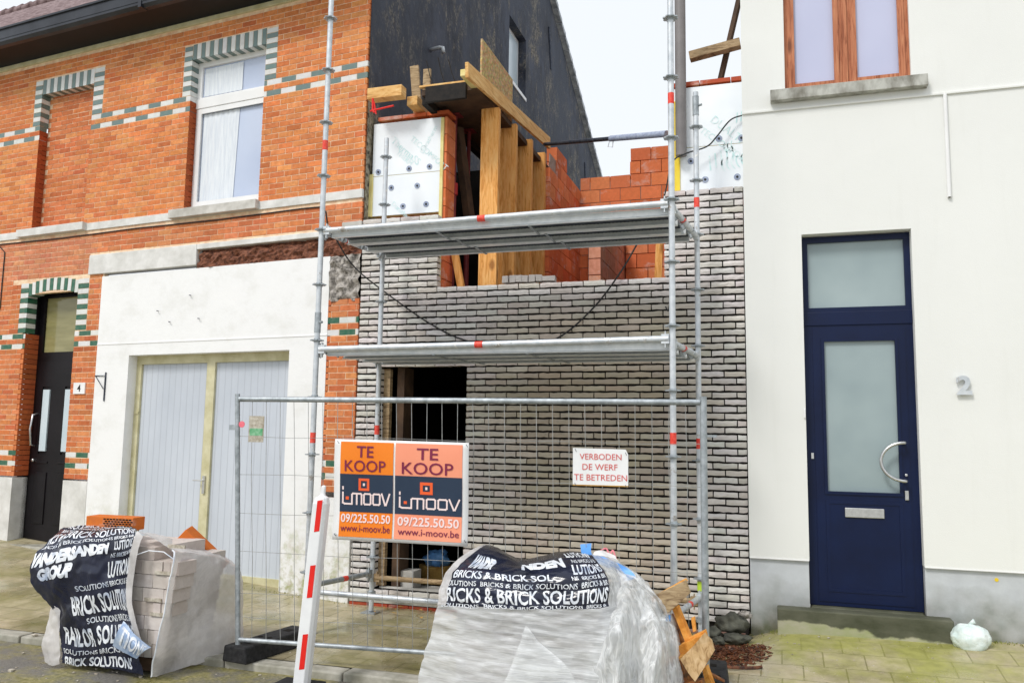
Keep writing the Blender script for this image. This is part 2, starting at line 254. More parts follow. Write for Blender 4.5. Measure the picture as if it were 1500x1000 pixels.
# ------------------------------------------------------------------ mesh builder
class MB:
    def __init__(s): s.v = []; s.f = []; s.c = []
    def add(s, vs, fs, col=(1, 1, 1)):
        o = len(s.v); s.v += [tuple(v) for v in vs]
        for f in fs: s.f.append(tuple(i+o for i in f)); s.c.append(col)
        return s
    def box(s, x0, x1, y0, y1, z0, z1, col=(1, 1, 1), j=0.):
        r = (lambda: random.uniform(-j, j)) if j else (lambda: 0.)
        vs = [(x+r(), y+r(), z+r()) for x in (x0, x1) for y in (y0, y1) for z in (z0, z1)]
        return s.add(vs, [(0, 1, 3, 2), (4, 6, 7, 5), (0, 4, 5, 1), (2, 3, 7, 6), (0, 2, 6, 4), (1, 5, 7, 3)], col)
    def beam(s, p, q, w, h, up=(0, 0, 1), col=(1, 1, 1)):
        p = Vector(p); q = Vector(q); d = (q-p).normalized(); sd = d.cross(Vector(up))
        if sd.length < 1e-4: sd = d.cross(Vector((0, 1, 0)))
        sd.normalize(); u = sd.cross(d)
        vs = [b+sd*(w/2*i)+u*(h/2*k_) for b in (p, q) for i in (-1, 1) for k_ in (-1, 1)]
        return s.add(vs, [(0, 1, 3, 2), (4, 6, 7, 5), (0, 4, 5, 1), (2, 3, 7, 6), (0, 2, 6, 4), (1, 5, 7, 3)], col)
    def path(s, pts, r, n=12, cap=True, col=(1, 1, 1)):
        pts = [Vector(p) for p in pts]; rs = r if isinstance(r, (list, tuple)) else [r]*len(pts); rings = []; pv = None
        for i, p in enumerate(pts):
            d = (pts[min(i+1, len(pts)-1)]-pts[max(i-1, 0)]).normalized()
            a = pv if pv is not None else (Vector((0, 0, 1)) if abs(d.z) < .9 else Vector((1, 0, 0)))
            a = (a-d*a.dot(d)).normalized(); pv = a; b = d.cross(a)
            rings.append([p+(a*math.cos(2*math.pi*k_/n)+b*math.sin(2*math.pi*k_/n))*rs[i] for k_ in range(n)])
        vs = [v for g in rings for v in g]; fs = []
        for i in range(len(pts)-1):
            for k_ in range(n): fs.append((i*n+k_, i*n+(k_+1) % n, (i+1)*n+(k_+1) % n, (i+1)*n+k_))
        if cap: fs.append(tuple(range(n))[::-1]); fs.append(tuple((len(pts)-1)*n+k_ for k_ in range(n)))
        return s.add(vs, fs, col)
    def tube(s, p, q, r, n=14): return s.path([p, q], r, n)
    def poly(s, pts, d, col=(1, 1, 1)):
        "extruded polygon: pts 3D, d thickness vector"
        n = len(pts); d = Vector(d); vs = [Vector(p) for p in pts]+[Vector(p)+d for p in pts]
        return s.add(vs, [tuple(range(n)), tuple(range(2*n-1, n-1, -1))]+[(i, i+n, (i+1) % n+n, (i+1) % n) for i in range(n)], col)
    def panel(s, x0, x1, z0, z1, y0, y1, holes=()):
        "slab facing -y (front y0, back y1) with rectangular holes, no inner faces"
        xs = sorted({x0, x1, *[min(max(h[i], x0), x1) for h in holes for i in (0, 1)]}); zs = sorted({z0, z1, *[min(max(h[i], z0), z1) for h in holes for i in (2, 3)]})
        def solid(i, j):
            if i < 0 or j < 0 or i >= len(xs)-1 or j >= len(zs)-1: return False
            cx = (xs[i]+xs[i+1])/2; cz = (zs[j]+zs[j+1])/2
            return not any(h[0] < cx < h[1] and h[2] < cz < h[3] for h in holes)
        for i in range(len(xs)-1):
            for j in range(len(zs)-1):
                if not solid(i, j): continue
                a, b, c_, d = xs[i], xs[i+1], zs[j], zs[j+1]
                s.add([(a, y0, c_), (b, y0, c_), (b, y0, d), (a, y0, d)], [(0, 1, 2, 3)])
                if not solid(i-1, j): s.add([(a, y0, c_), (a, y0, d), (a, y1, d), (a, y1, c_)], [(0, 1, 2, 3)])
                if not solid(i+1, j): s.add([(b, y0, c_), (b, y1, c_), (b, y1, d), (b, y0, d)], [(0, 1, 2, 3)])
                if not solid(i, j-1): s.add([(a, y0, c_), (a, y1, c_), (b, y1, c_), (b, y0, c_)], [(0, 1, 2, 3)])
                if not solid(i, j+1): s.add([(a, y0, d), (b, y0, d), (b, y1, d), (a, y1, d)], [(0, 1, 2, 3)])
        return s
    def build(s, name, m, parent=None, smooth=False, bevel=0, loc=None, rotz=None, kind=None, label=None, cat=None, group=None):
        me = bpy.data.meshes.new(name); me.from_pydata(s.v, [], s.f); me.materials.append(M[m])
        if any(c != (1, 1, 1) for c in s.c):
            at = me.color_attributes.new('col', 'FLOAT_COLOR', 'CORNER'); i = 0; buf = []
            for p, c in zip(s.f, s.c):
                for _ in p: buf += [c[0], c[1], c[2], 1]
            at.data.foreach_set('color', buf)
        if smooth: me.polygons.foreach_set('use_smooth', [True]*len(me.polygons))
        me.update()
        o = bpy.data.objects.new(name, me); C.objects.link(o)
        if parent: o.parent = parent
        if loc: o.location = loc
        if rotz is not None: o.rotation_euler.z = rotz
        if bevel:
            b = o.modifiers.new('bevel', 'BEVEL'); b.width = bevel; b.segments = 2; b.limit_method = 'ANGLE'; b.angle_limit = R(40)
        if smooth == 'auto' or (smooth and smooth != 'all'):
            try: me.set_sharp_from_angle(angle=R(38))
            except Exception: pass
        tag(o, label, cat, group, kind); return o
def tag(o, label=None, cat=None, group=None, kind=None):
    if label: o['label'] = label
    if cat: o['category'] = cat
    if group: o['group'] = group
    if kind: o['kind'] = kind
    return o
def empty(name, label, cat, loc=(0, 0, 0), rotz=0, group=None):
    o = bpy.data.objects.new(name, None); C.objects.link(o); o.location = loc; o.rotation_euler.z = rotz; o.empty_display_size = .1
    return tag(o, label, cat, group)
def dup(root, loc, rotz=None, label=None, group=None, rot=None):
    def cp(o, par):
        c = o.copy(); C.objects.link(c); c.parent = par
        for ch in list(o.children): cp(ch, c)
        return c
    r = cp(root, None); r.location = loc
    if rotz is not None: r.rotation_euler.z = rotz
    if rot is not None: r.rotation_euler = rot
    if label: r['label'] = label
    if group: r['group'] = group
    return r
def jc(c, a=.12, hue=.06):
    k_ = 1+random.uniform(-a, a); return tuple(max(.003, v*k_*(1+random.uniform(-hue, hue))) for v in c)
def brick_rows(mb, x0, x1, z0, nrows, L, H, jx, jz, holes, colf, y0=0., y1=.1, rough=0, jit=.0015, off=0., skip=None, proud=.0015, bond=.5):
    for r in range(nrows):
        za = z0+r*H; zb = za+H-jz; zc = (za+zb)/2
        hs = [(h[0], h[1]) for h in holes if h[2]-.012 < zc < h[3]+.012]
        if skip and skip(r): continue
        x = x0+off-(L*bond if r % 2 else 0)
        while x < x1:
            a, b = max(x, x0), min(x+L-jx, x1); x += L
            segs = [(a, b)]
            for h in hs:
                ns = []
                for (p, q) in segs:
                    if h[1] <= p or h[0] >= q: ns.append((p, q)); continue
                    if h[0] > p: ns.append((p, h[0]))
                    if h[1] < q: ns.append((h[1], q))
                segs = ns
            for (p, q) in segs:
                if q-p < .018: continue
                c = colf(r, (p+q)/2); yy = y0+random.uniform(-proud, proud)
                if not rough: mb.box(p, q, yy, y1, za, zb, c, jit)
                else:
                    n = max(2, int((q-p)/.035)); top = []; bot = []; mid = []
                    for i in range(n+1):
                        xx = p+(q-p)*i/n; e = .004 if i in (0, n) else 0
                        top.append((xx+random.uniform(-.0015, .0015), yy+e+random.uniform(0, .002), zb+random.uniform(-rough, rough*.5)))
                        bot.append((xx+random.uniform(-.0015, .0015), yy+e+random.uniform(0, .002), za+random.uniform(-rough*.5, rough)))
                        mid.append((xx, yy+e-random.uniform(0, .0045), zc+random.uniform(-.008, .008)))
                    vs = top+mid+bot+[(v[0], y1, v[2]) for v in top]+[(v[0], y1, v[2]) for v in bot]; k_ = n+1; fs = []
                    for i in range(n):
                        fs += [(i+k_, i+k_+1, i+1, i), (i+2*k_, i+2*k_+1, i+k_+1, i+k_), (i, i+1, i+1+3*k_, i+3*k_), (i+2*k_+1, i+2*k_, i+4*k_, i+1+4*k_)]
                    fs += [(0, 3*k_, 4*k_, 2*k_, k_), (n, k_+n, 2*k_+n, 4*k_+n, 3*k_+n)]
                    mb.add(vs, fs, c)
def text_mesh(s, w=None, h=None, bold=.0, shear=0, spacing=1.):
    cu = bpy.data.curves.new('t', 'FONT'); cu.body = s; cu.offset = bold; cu.shear = shear; cu.space_character = spacing; cu.resolution_u = 3
    ob = bpy.data.objects.new('t', cu); C.objects.link(ob); dg = bpy.context.evaluated_depsgraph_get()
    me = bpy.data.meshes.new_from_object(ob.evaluated_get(dg)); bpy.data.objects.remove(ob)
    xs = [v.co.x for v in me.vertices]; ys = [v.co.y for v in me.vertices]; X, Y = min(xs), min(ys); W, Hh = max(xs)-X, max(ys)-Y
    sx = (w/W) if w else (h/Hh); sy = (h/Hh) if h else sx
    vs = [((v.co.x-X)*sx, (v.co.y-Y)*sy) for v in me.vertices]; fs = [tuple(p.vertices) for p in me.polygons]; bpy.data.meshes.remove(me)
    return vs, fs, W*sx, Hh*sy
def flat_text(s, x, z, w, h, m, parent, y=-.002, name='lettering', bold=.0, align='L', shear=0, rotz=None, loc=None):
    vs, fs, W, Hh = text_mesh(s, w, h, bold, shear)
    if align == 'C': x -= W/2
    b = MB(); b.add([(x+a, y, z+c) for a, c in vs], fs); return b.build(name, m, parent)
import bmesh
def warp_text(s, S, u0, u1, v0, v1, m, parent, bold=.03, nu=26, nv=5, off=.004, shear=0, name='lettering', slope=0.):
    vs, fs, W, Hh = text_mesh(s, 1., 1., bold, shear)
    bm = bmesh.new(); bv = [bm.verts.new((a, c, 0)) for a, c in vs]
    for f in fs:
        try: bm.faces.new([bv[i] for i in f])
        except ValueError: pass
    for i in range(1, nu):
        g = bm.verts[:]+bm.edges[:]+bm.faces[:]; bmesh.ops.bisect_plane(bm, geom=g, plane_co=(i/nu, 0, 0), plane_no=(1, 0, 0))
    for i in range(1, nv):
        g = bm.verts[:]+bm.edges[:]+bm.faces[:]; bmesh.ops.bisect_plane(bm, geom=g, plane_co=(0, i/nv, 0), plane_no=(0, 1, 0))
    bm.verts.index_update(); out = []
    for v in bm.verts:
        u = u0+(u1-u0)*v.co.x; w_ = min(max(v0+(v1-v0)*v.co.y+slope*(u-.6), 0), 1); p = S(u, w_); e = .004
        n = (S(min(u+e, 1), w_)-S(max(u-e, 0), w_)).cross(S(u, min(w_+e, 1))-S(u, max(w_-e, 0)))
        n.normalize()
        if n.dot(CAM-p) < 0: n = -n
        out.append(p+n*off)
    b = MB(); b.add(out, [tuple(x.index for x in f.verts) for f in bm.faces]); bm.free()
    return b.build(name, m, parent)
def catmull(p, t):
    n = len(p)-1; x = min(max(t, 0), 1)*n; i = min(int(x), n-1); f = x-i
    a = p[max(i-1, 0)]; b = p[i]; c = p[i+1]; d = p[min(i+2, n)]
    return .5*((2*b)+(c-a)*f+(2*a-5*b+4*c-d)*f*f+(3*b-a-3*c+d)*f**3)
def surface(rows, amp=.01, scale=4, seed=0, aniso=(1, 1, 1)):
    rows = [[Vector(p) for p in r] for r in rows]; cache = {}
    def S(u, v):
        p = catmull([catmull(r, u) for r in rows], v)
        if amp:
            q = Vector((p.x*aniso[0], p.y*aniso[1], p.z*aniso[2]))*scale+Vector((seed, seed*2.3, 0))
            w = noise.noise_vector(q)+.5*noise.noise_vector(q*2.3)+.25*noise.noise_vector(q*5.1)
            rid = 1-abs(noise.noise(q*1.7)*2)
            cr = noise.ridged_multi_fractal(q*.55, 1., 2.1, 3, 1., 2., noise_basis='PERLIN_ORIGINAL')-1.1
            p = p+w*amp+Vector((0, -1, .3))*(rid*amp*.4+max(-.8, min(cr, 1.2))*amp*.9)
        return p
    return S
def sheet_mesh(S, nu, nv, u0=0, u1=1, v0=0, v1=1, edge=0., mask=None):
    b = MB(); vs = []
    for j in range(nv+1):
        for i in range(nu+1):
            u = u0+(u1-u0)*i/nu; v = v0+(v1-v0)*j/nv
            vs.append(S(u, v))
    fs = []
    for j in range(nv):
        for i in range(nu):
            if mask and not mask(u0+(u1-u0)*(i+.5)/nu, v0+(v1-v0)*(j+.5)/nv): continue
            a = j*(nu+1)+i; fs.append((a, a+1, a+nu+2, a+nu+1))
    return b.add(vs, fs)
def blob(b, c, r, sc=(1, 1, 1), seed=0, amp=.25, n=14, freq=1.5, col=(1, 1, 1)):
    c = Vector(c); vs = []; fs = []
    for i in range(n+1):
        for j in range(2*n):
            th = math.pi*i/n; ph = math.pi*j/n; d = Vector((math.sin(th)*math.cos(ph), math.sin(th)*math.sin(ph), math.cos(th)))
            k_ = 1+amp*(noise.noise(d*freq+Vector((seed, seed, 0)))+.5*noise.noise(d*freq*2.7+Vector((0, seed, 3))))
            vs.append(c+Vector((d.x*sc[0], d.y*sc[1], d.z*sc[2]))*r*k_)
    for i in range(n):
        for j in range(2*n): fs.append((i*2*n+j, (i+1)*2*n+j, (i+1)*2*n+(j+1) % (2*n), i*2*n+(j+1) % (2*n)))
    return b.add(vs, fs, col)

# ------------------------------------------------------------------ ground
def gz(x, y):
    t = min(max((y+2.05)/2.05, 0), 1.4)
    s = .045*max(0, -(x+4.2))+.02*max(0, x)
    a_ = min(max((x+.4)/.5, 0), 1); c_ = min(max((y+1.3)/1.1, 0), 1)
    return t*s+.1*a_*a_*(3-2*a_)*c_*c_*(3-2*c_)+.008*noise.noise(Vector((x*1.3, y*1.3, 0)))
b = MB(); nx, ny = 150, 46; xa, xb, ya, yb = -16, 9, -2.05, 5.
b.add([(xa+(xb-xa)*i/nx, ya+(yb-ya)*j/ny, gz(xa+(xb-xa)*i/nx, ya+(yb-ya)*j/ny)) for j in range(ny+1) for i in range(nx+1)],
      [(j*(nx+1)+i, j*(nx+1)+i+1, (j+1)*(nx+1)+i+1, (j+1)*(nx+1)+i) for j in range(ny) for i in range(nx)])
b.build('pavement', 'paving', kind='structure', smooth=True)
b = MB(); x = -16.
while x < 9:
    b.box(x, x+.985, -2.2+random.uniform(-.005, .005), -2.052, -.2, .004+random.uniform(-.006, .004)); x += 1.
b.build('kerb', 'kerb', kind='structure', bevel=.012)
b = MB(); nx, ny = 120, 50; xa, xb, ya, yb = -16, 9, -9.5, -2.2
rz = lambda x, y: -.055+.012*noise.noise(Vector((x*.9, y*.9, 3)))+.006*noise.noise(Vector((x*5, y*5, 3)))
b.add([(xa+(xb-xa)*i/nx, ya+(yb-ya)*j/ny, rz(xa+(xb-xa)*i/nx, ya+(yb-ya)*j/ny)) for j in range(ny+1) for i in range(nx+1)],
      [(j*(nx+1)+i, j*(nx+1)+i+1, (j+1)*(nx+1)+i+1, (j+1)*(nx+1)+i) for j in range(ny) for i in range(nx)])
b.build('road', 'asphalt', kind='structure', smooth=True)
MB().add([(-300, -300, -.2), (300, -300, -.2), (300, 300, -.2), (-300, 300, -.2)], [(0, 1, 2, 3)]).build('ground', 'kerb', kind='structure')
b = MB()
for i in range(900):
    x = random.uniform(-7, 2) if i % 3 else random.gauss(-.5, .5); y = random.uniform(-3.2, -1.75) if random.random() < .45 else random.uniform(-1.8, -.1)
    z = rz(x, y) if y < -2.2 else (gz(x, y) if y > -2.05 else 0); r = random.uniform(.003, .010)*(1.4 if y < -2 else .7)*(2 if random.random() < .05 else 1)
    blob(b, (x, y, z+r*.3), r, (1.2, 1, .5), i, .5, 3)
b.build('gravel', 'debris', kind='stuff', label='small pale stone and mortar crumbs scattered along the kerb', cat='gravel')

# ------------------------------------------------------------------ old brick house (local frame: x = along facade, y = depth)
H1 = empty('brick_house', 'old orange brick house with green and white glazed brick bands', 'house', (X0, 0, 0), -KINK)
OR = [(.74, .2, .055), (.71, .18, .05), (.76, .22, .065), (.64, .15, .045), (.79, .25, .075), (.74, .2, .06)]
OR = [tuple(v*f_ for v, f_ in zip(c, (1.14, 1.5, 1.85))) for c in OR]
WHT, GRN, GRY = (.72, .72, .7), (.01, .11, .055), (.13, .2, .19)
Hb, Lb = .0655, .207; ZB = 1.1
holes = [(-5.17, -4.25, 0, 3.47), (-5.49, -5.17, 2.935, 3.65), (-4.25, -4.05, 2.935, 3.65), (-5.17, -4.25, 3.3, 3.65),
         (-3.83, -.39, 0, 3.66), (-4.06, 0, 3.63, 3.9), (-.39, 0, 3.12, 3.7),
         (-9, 0, 4.21, 4.31), (-5.42, -4.16, 4.2, 4.31), (-2.7, -1.39, 4.2, 4.32),
         (-5.22, -4.24, 4.31, 6.4), (-5.37, -5.22, 5.74, 6.4), (-4.24, -4.05, 5.74, 6.4),
         (-2.55, -1.42, 4.31, 6.4), (-2.69, -2.55, 5.74, 6.4), (-1.42, -1.25, 5.74, 6.4)]
glz = {2: 0, 4: 1, 25: 0, 27: 1, 68: 0, 70: 1}
nr = int((6.62-ZB)/Hb)
def oc(r, x):
    c = random.choice(OR); z = ZB+r*Hb
    if z < 4.2: c = tuple(a*b_ for a, b_ in zip(c, (.92, .9, 1.05)))
    if x < -4.05 and 3.6 < z < 4.2: c = tuple(a*.75+b_*.25 for a, b_ in zip(c, (.75, .4, .3)))
    if z < 2.8: c = tuple(a*b_ for a, b_ in zip(c, (.98, .93, .85)))
    return jc(c, .13)
b = MB(); brick_rows(b, -8, 0, ZB, nr, Lb, Hb, .0095, .0095, holes, oc, y0=-.004, y1=.05, jit=.0008, skip=lambda r: r in glz, proud=.001)
b.box(-8, -5.17, .11, .35, ZB, 6.62, (.6, .4, .3)) if False else None
b.build('brick_wall', 'brick_orange', H1)
for r, ph in glz.items():
    def gc(rr, x, r=r, ph=ph):
        g = (int(math.floor((x+8+(Lb*.5 if r % 2 else 0))/Lb))+ph) % 2
        return jc(WHT if g else (GRN if r < 60 else GRY), .05, .02)
    zc = ZB+(r+.5)*Hb; cuts = sorted((h[0], h[1]) for h in holes if h[2]-.012 < zc < h[3]+.012); segs = []; x_ = -8
    for a_, c_ in cuts:
        if a_ > x_+.05: segs.append((x_, a_))
        x_ = max(x_, c_)
    if x_ < -.05: segs.append((x_, 0))
    for (a_, c_) in segs:
        b = MB(); brick_rows(b, -8, 0, ZB+r*Hb, 1, Lb, Hb, .006, .006, [(-9, a_, 0, 9), (c_, 9, 0, 9)], gc, y0=-.002, off=0 if r % 2 == 0 else -Lb*.5, jit=.0005)
        if b.v: b.build('glazed_band', 'glazed', H1)
def quoin(b, xa, xb, za, zb, flip, gcol, side):
    n = int(round((zb-za)/Hb)); h = (zb-za)/n
    for i in range(n):
        c = WHT if (i+flip) % 2 else gcol; e = .055 if i % 2 else 0
        b.box(xa-(e*0 if side < 0 else 0), xb, -.004, .14, za+i*h+.003, za+(i+1)*h-.003, jc(c, .05, .02), .0005)
def soldier(b, xa, xb, za, zb, gcol, arc=0.):
    n = int(round((xb-xa)/.068)); w = (xb-xa)/n
    for i in range(n):
        t = (i+.5)/n*2-1; dz = arc*(1-t*t); t0 = math.sin(t*.25)*(.04 if arc else 0)
        c = WHT if i % 2 else gcol; x_ = xa+i*w
        b.poly([(x_+.003, -.004, za+dz), (x_+w-.003, -.004, za+dz), (x_+w-.003+t0, -.004, zb+dz), (x_+.003+t0, -.004, zb+dz)], (0, .13, 0), jc(c, .05, .02))
for a_ in ((-5.36, -5.225, 5.75, 6.38, 0, GRY, -1), (-4.235, -4.06, 5.75, 6.38, 0, GRY, 1), (-2.68, -2.555, 5.75, 6.38, 1, GRY, -1), (-1.415, -1.255, 5.75, 6.38, 0, GRY, 1), (-5.32, -5.175, 2.94, 3.6, 0, GRN, -1), (-4.245, -4.06, 2.94, 3.6, 0, GRN, 1)):
    b = MB(); quoin(b, *a_); b.build('glazed_quoin', 'glazed', H1)
for a_ in ((-5.22, -4.24, 6.18, 6.38, GRY), (-2.55, -1.42, 6.2, 6.39, GRY), (-5.17, -4.25, 3.42, 3.58, GRN, .06)):
    b = MB(); soldier(b, *a_); b.build('glazed_flat_arch', 'glazed', H1)
b = MB(); brick_rows(b, -5.49, -5.325, 2.94, 10, Lb, Hb, .0095, .0095, [], oc, y0=-.004, y1=.05); b.build('brick_infill', 'brick_orange', H1); b = MB()
brick_rows(b, -5.22, -4.24, 4.32, 29, Lb, Hb, .009, .009, [], oc, y0=.12, y1=.2, off=.05); b2 = MB(); b2.box(-5.23, -4.2, .124, .2, 4.3, 6.25); b2.build('joint_fill', 'mortar', H1)   # blocked-up window
for (xa, xb) in ((-5.175, -5.165),):
    pass
b.build('blocked_window', 'brick_orange', H1)
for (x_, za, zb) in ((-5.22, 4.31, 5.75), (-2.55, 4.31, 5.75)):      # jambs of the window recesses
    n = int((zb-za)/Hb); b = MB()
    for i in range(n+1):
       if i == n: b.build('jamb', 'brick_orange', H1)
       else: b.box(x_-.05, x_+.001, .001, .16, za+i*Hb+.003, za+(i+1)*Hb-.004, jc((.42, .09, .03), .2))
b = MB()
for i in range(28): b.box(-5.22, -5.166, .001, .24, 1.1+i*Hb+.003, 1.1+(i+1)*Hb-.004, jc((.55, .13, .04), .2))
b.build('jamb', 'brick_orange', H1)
b = MB(); b.panel(-8, -.012, ZB, 6.66, .0, .06, [(-5.23, -4.25, 0, 3.45), (-3.8, -.36, 0, 3.66), (-5.23, -4.24, 4.31, 6.2), (-2.56, -1.42, 4.31, 6.22), (-2.28, .1, 3.58, 3.83), (-.39, .1, 3.08, 3.6)])
b.build('mortar_bed', 'mortar', H1)
b = MB(); b.box(-8, .0, -.018, .02, 4.212, 4.308); b.build('string_course', 'stone_light', H1, bevel=.004)
b = MB(); b.box(-5.42, -4.17, -.075, .11, 4.215, 4.318); b.build('sill', 'stone_light', H1, bevel=.006)
b = MB(); b.box(-2.71, -1.39, -.085, .1, 4.215, 4.322); b.build('sill', 'concrete', H1, bevel=.006)
b = MB(); b.box(-8, .0, -.03, .03, 6.64, 6.7); b.build('cornice_moulding', 'beige_pvc', H1, bevel=.006)
b = MB(); b.box(-8, .01, -.46, -.0, 6.715, 6.74); b.build('soffit', 'soffit', H1)
b = MB(); b.poly([(-8, -.46, 6.71), (-8, -.5, 6.74), (-8, -.5, 6.9), (-8, -.52, 6.905), (-8, -.52, 6.93), (-8, -.4, 6.93), (-8, -.4, 6.71)], (8.03, 0, 0))
b.box(-8, .03, -.505, -.48, 6.775, 6.785); b.box(-2.95, -2.9, -.51, -.4, 6.705, 6.94)
b.build('gutter', 'gutter', H1)
# roof of pantiles
b = MB(); nx, ny = 360, 90; vs = []
for j in range(ny+1):
    s_ = j/ny; row = s_*18; fr = row-int(row)
    for i in range(nx+1):
        x_ = -16+16.05*i/nx; vs.append((x_, -.42+5.92*s_, 6.93+4.97*s_+.02*math.cos(x_*2*math.pi/.22)+.03*(1-fr)))
b.add(vs, [(j*(nx+1)+i, j*(nx+1)+i+1, (j+1)*(nx+1)+i+1, (j+1)*(nx+1)+i) for j in range(ny) for i in range(nx)])
for i in range(54): b.path([(-16+i*.3, 5.5, 11.92), (-16+i*.3+.29, 5.5, 11.94)], [.1, .12], 10)
b.build('roof', 'tile', H1, smooth='all')
# rendered garage front
b = MB(); b.panel(-3.83, -.39, -.2, 3.6, -.006, .28, [(-3.28, -.88, -1, 2.6)])
b.panel(-.39, -.003, -.2, 1.04, -.01, .28)
b.build('rendered_front', 'render_old', H1)
b = MB(); b.box(-3.83, -.39, -.012, .0, 2.74, 2.752); b.build('render_ridge', 'render_old', H1)
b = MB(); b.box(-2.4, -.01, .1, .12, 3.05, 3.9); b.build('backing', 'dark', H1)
# small hooks
b = MB()
for px_, z_ in ((-2.85, 3.12), (-2.35, 3.28), (-2.65, 2.98), (-2.2, 3.0)): b.path([(px_, 0, z_), (px_, -.03, z_), (px_+.03, -.035, z_-.005)], .005, 6)
b.build('hook', 'dark_steel', H1)
b = MB(); b.box(-4.06, -2.28, -.03, .12, 3.635, 3.885, j=.004); b.box(-2.28, -.45, -.03, .12, 3.82, 3.885, j=.003); b.build('lintel', 'stone_light', H1, bevel=.008)
b = MB()     # crumbled masonry below the lintel
nx, ny = 60, 8; vs = []
for j in range(ny+1):
    for i in range(nx+1):
        x_ = -2.27+2.27*i/nx; z_ = 3.6+.225*j/ny; vs.append((x_, .005+.05*noise.noise(Vector((x_*7, 1, z_*12)))+.03*noise.noise(Vector((x_*22, 1, z_*30)))+(.05 if j >= ny-1 else 0), z_))
b.add(vs, [(j*(nx+1)+i, j*(nx+1)+i+1, (j+1)*(nx+1)+i+1, (j+1)*(nx+1)+i) for j in range(ny) for i in range(nx)])
b.build('crumbled_masonry', 'rotten', H1)
b = MB(); nx, ny = 20, 24; vs = []
for j in range(ny+1):
    for i in range(nx+1):
        x_ = -.39+.39*i/nx; z_ = 3.1+.5*j/ny; z2 = z_-(.03*noise.noise(Vector((x_*12, 1, 1))) if j == 0 else 0)
        vs.append((x_, -.01+.05*noise.noise(Vector((x_*14, 5, z_*14))), z2))
b.add(vs, [(j*(nx+1)+i, j*(nx+1)+i+1, (j+1)*(nx+1)+i+1, (j+1)*(nx+1)+i) for j in range(ny) for i in range(nx)])
b.build('broken_mortar', 'rubble', H1)
b = MB(); b.box(-.25, 0, -.012, .05, 3.8, 3.96); b.build('stone_patch', 'concrete', H1, bevel=.005)
b = MB(); b.panel(-8, -5.17, -.2, 1.08, -.02, .3); b.panel(-4.25, -3.83, -.2, 1.08, -.012, .3); b.build('plinth', 'stone_light', H1, bevel=.005)
b = MB(); b.box(-5.6, -3.9, -.12, .25, -.2, .27); b.build('doorstep', 'kerb', H1, bevel=.01)
# garage door
G = MB(); G.panel(-3.3, -.86, .04, 2.6, .12, .17, [(-3.2, -2.16, .13, 2.5), (-2.04, -.94, .13, 2.5)])
g = G.build('garage_door', 'beige_pvc', H1, bevel=.004)
for (xa, xb) in ((-3.2, -2.16), (-2.04, -.94)):
    b = MB(); b.box(xa, xb, .15, .18, .13, 2.5); lf = b.build('door_leaf', 'garage', g)
b = MB(); b.box(-2.12, -2.085, .1, .12, 1.0, 1.2); b.path([(-2.1, .12, 1.15), (-2.1, .07, 1.15), (-2.22, .06, 1.15)], .008, 8); b.build('handle', 'steel', g)
b = MB()
for z_ in (.6, 1.9): b.box(-3.27, -3.2, .11, .12, z_, z_+.03)
b.build('hinge', 'beige_pvc', g)
# window
W = MB(); W.panel(-2.56, -1.41, 4.32, 6.22, .11, .16, [(-2.49, -1.48, 5.75, 6.14), (-2.47, -1.5, 4.42, 5.6)]); W.box(-2.56, -1.41, .095, .11, 5.61, 5.73); W.panel(-2.52, -1.46, 4.37, 5.6, .1, .112, [(-2.46, -1.51, 4.44, 5.54)])
w = W.build('window', 'white_pvc', H1, bevel=.004)
b = MB(); b.box(-2.49, -1.48, .14, .145, 5.75, 6.14); b.box(-2.47, -1.5, .14, .145, 4.42, 5.6); b.build('pane', 'pane_blue', w)
b = MB(); vs = []; nx = 40
for j in (0, 1):
    for i in range(nx+1): vs.append((-2.45+.56*i/nx+(.0 if j else .05*math.sin(i*.1)), .137-.0035*(1+math.sin(i*1.1)), 4.44+1.1*j))
b.add(vs, [(i, i+1, nx+2+i, nx+1+i) for i in range(nx)])
vs = [(-2.47+.6*i/nx, .137-.003*(1+math.sin(i*1.3)), z_) for z_ in (5.77, 6.12) for i in range(nx+1)]; b.add(vs, [(i, i+1, nx+2+i, nx+1+i) for i in range(nx)])
b.build('curtain', 'curtain', w, smooth='all')
# front door
D = MB(); D.box(-5.3, -5.17, .13, .2, .27, 3.6); D.panel(-5.2, -4.24, .27, 3.56, .19, .25, [(-5.08, -4.33, 2.7, 3.42)]); d = D.build('door', 'black_door', H1, bevel=.003)
b = MB(); b.panel(-5.12, -4.3, .3, 2.58, .178, .19, [(-5.0, -4.92+.08, 1.38, 2.25), (-4.58, -4.42, 1.38, 2.25)]); b.box(-5.0, -4.8, .165, .18, .5, 1.15); b.box(-4.62, -4.42, .165, .18, .5, 1.15); b.box(-5.02, -4.8, .168, .18, 1.26, 1.29); b.box(-4.62, -4.4, .168, .18, 1.26, 1.29); b.build('door_leaf', 'black_door', d, bevel=.006)
b = MB(); b.box(-4.97, -4.85, .165, .185, 1.42, 2.21); b.box(-4.56, -4.44, .165, .185, 1.42, 2.21); b.build('glass_strip', 'pane_white', d)
b = MB(); b.box(-5.08, -4.33, .215, .22, 2.7, 3.42); b.build('transom_pane', 'pane_olive', d)
b = MB(); b.path([(-5.06, .18, 1.9), (-5.07, .12, 1.88), (-5.075, .1, 1.7), (-5.07, .12, 1.5), (-5.06, .18, 1.48)], .013, 8); b.path([(-5.06, .18, 1.3), (-5.06, .15, 1.3)], .02, 10); b.build('handle', 'steel', d, smooth='all')
b = MB(); b.box(-4.18, -3.98, -.02, -.004, 2.14, 2.28); pl = b.build('number_plaque', 'sign_white', H1)
flat_text('4', -4.08, 2.17, None, .085, 'mortar_dark', pl, -.023, 'numeral', .01, 'C')
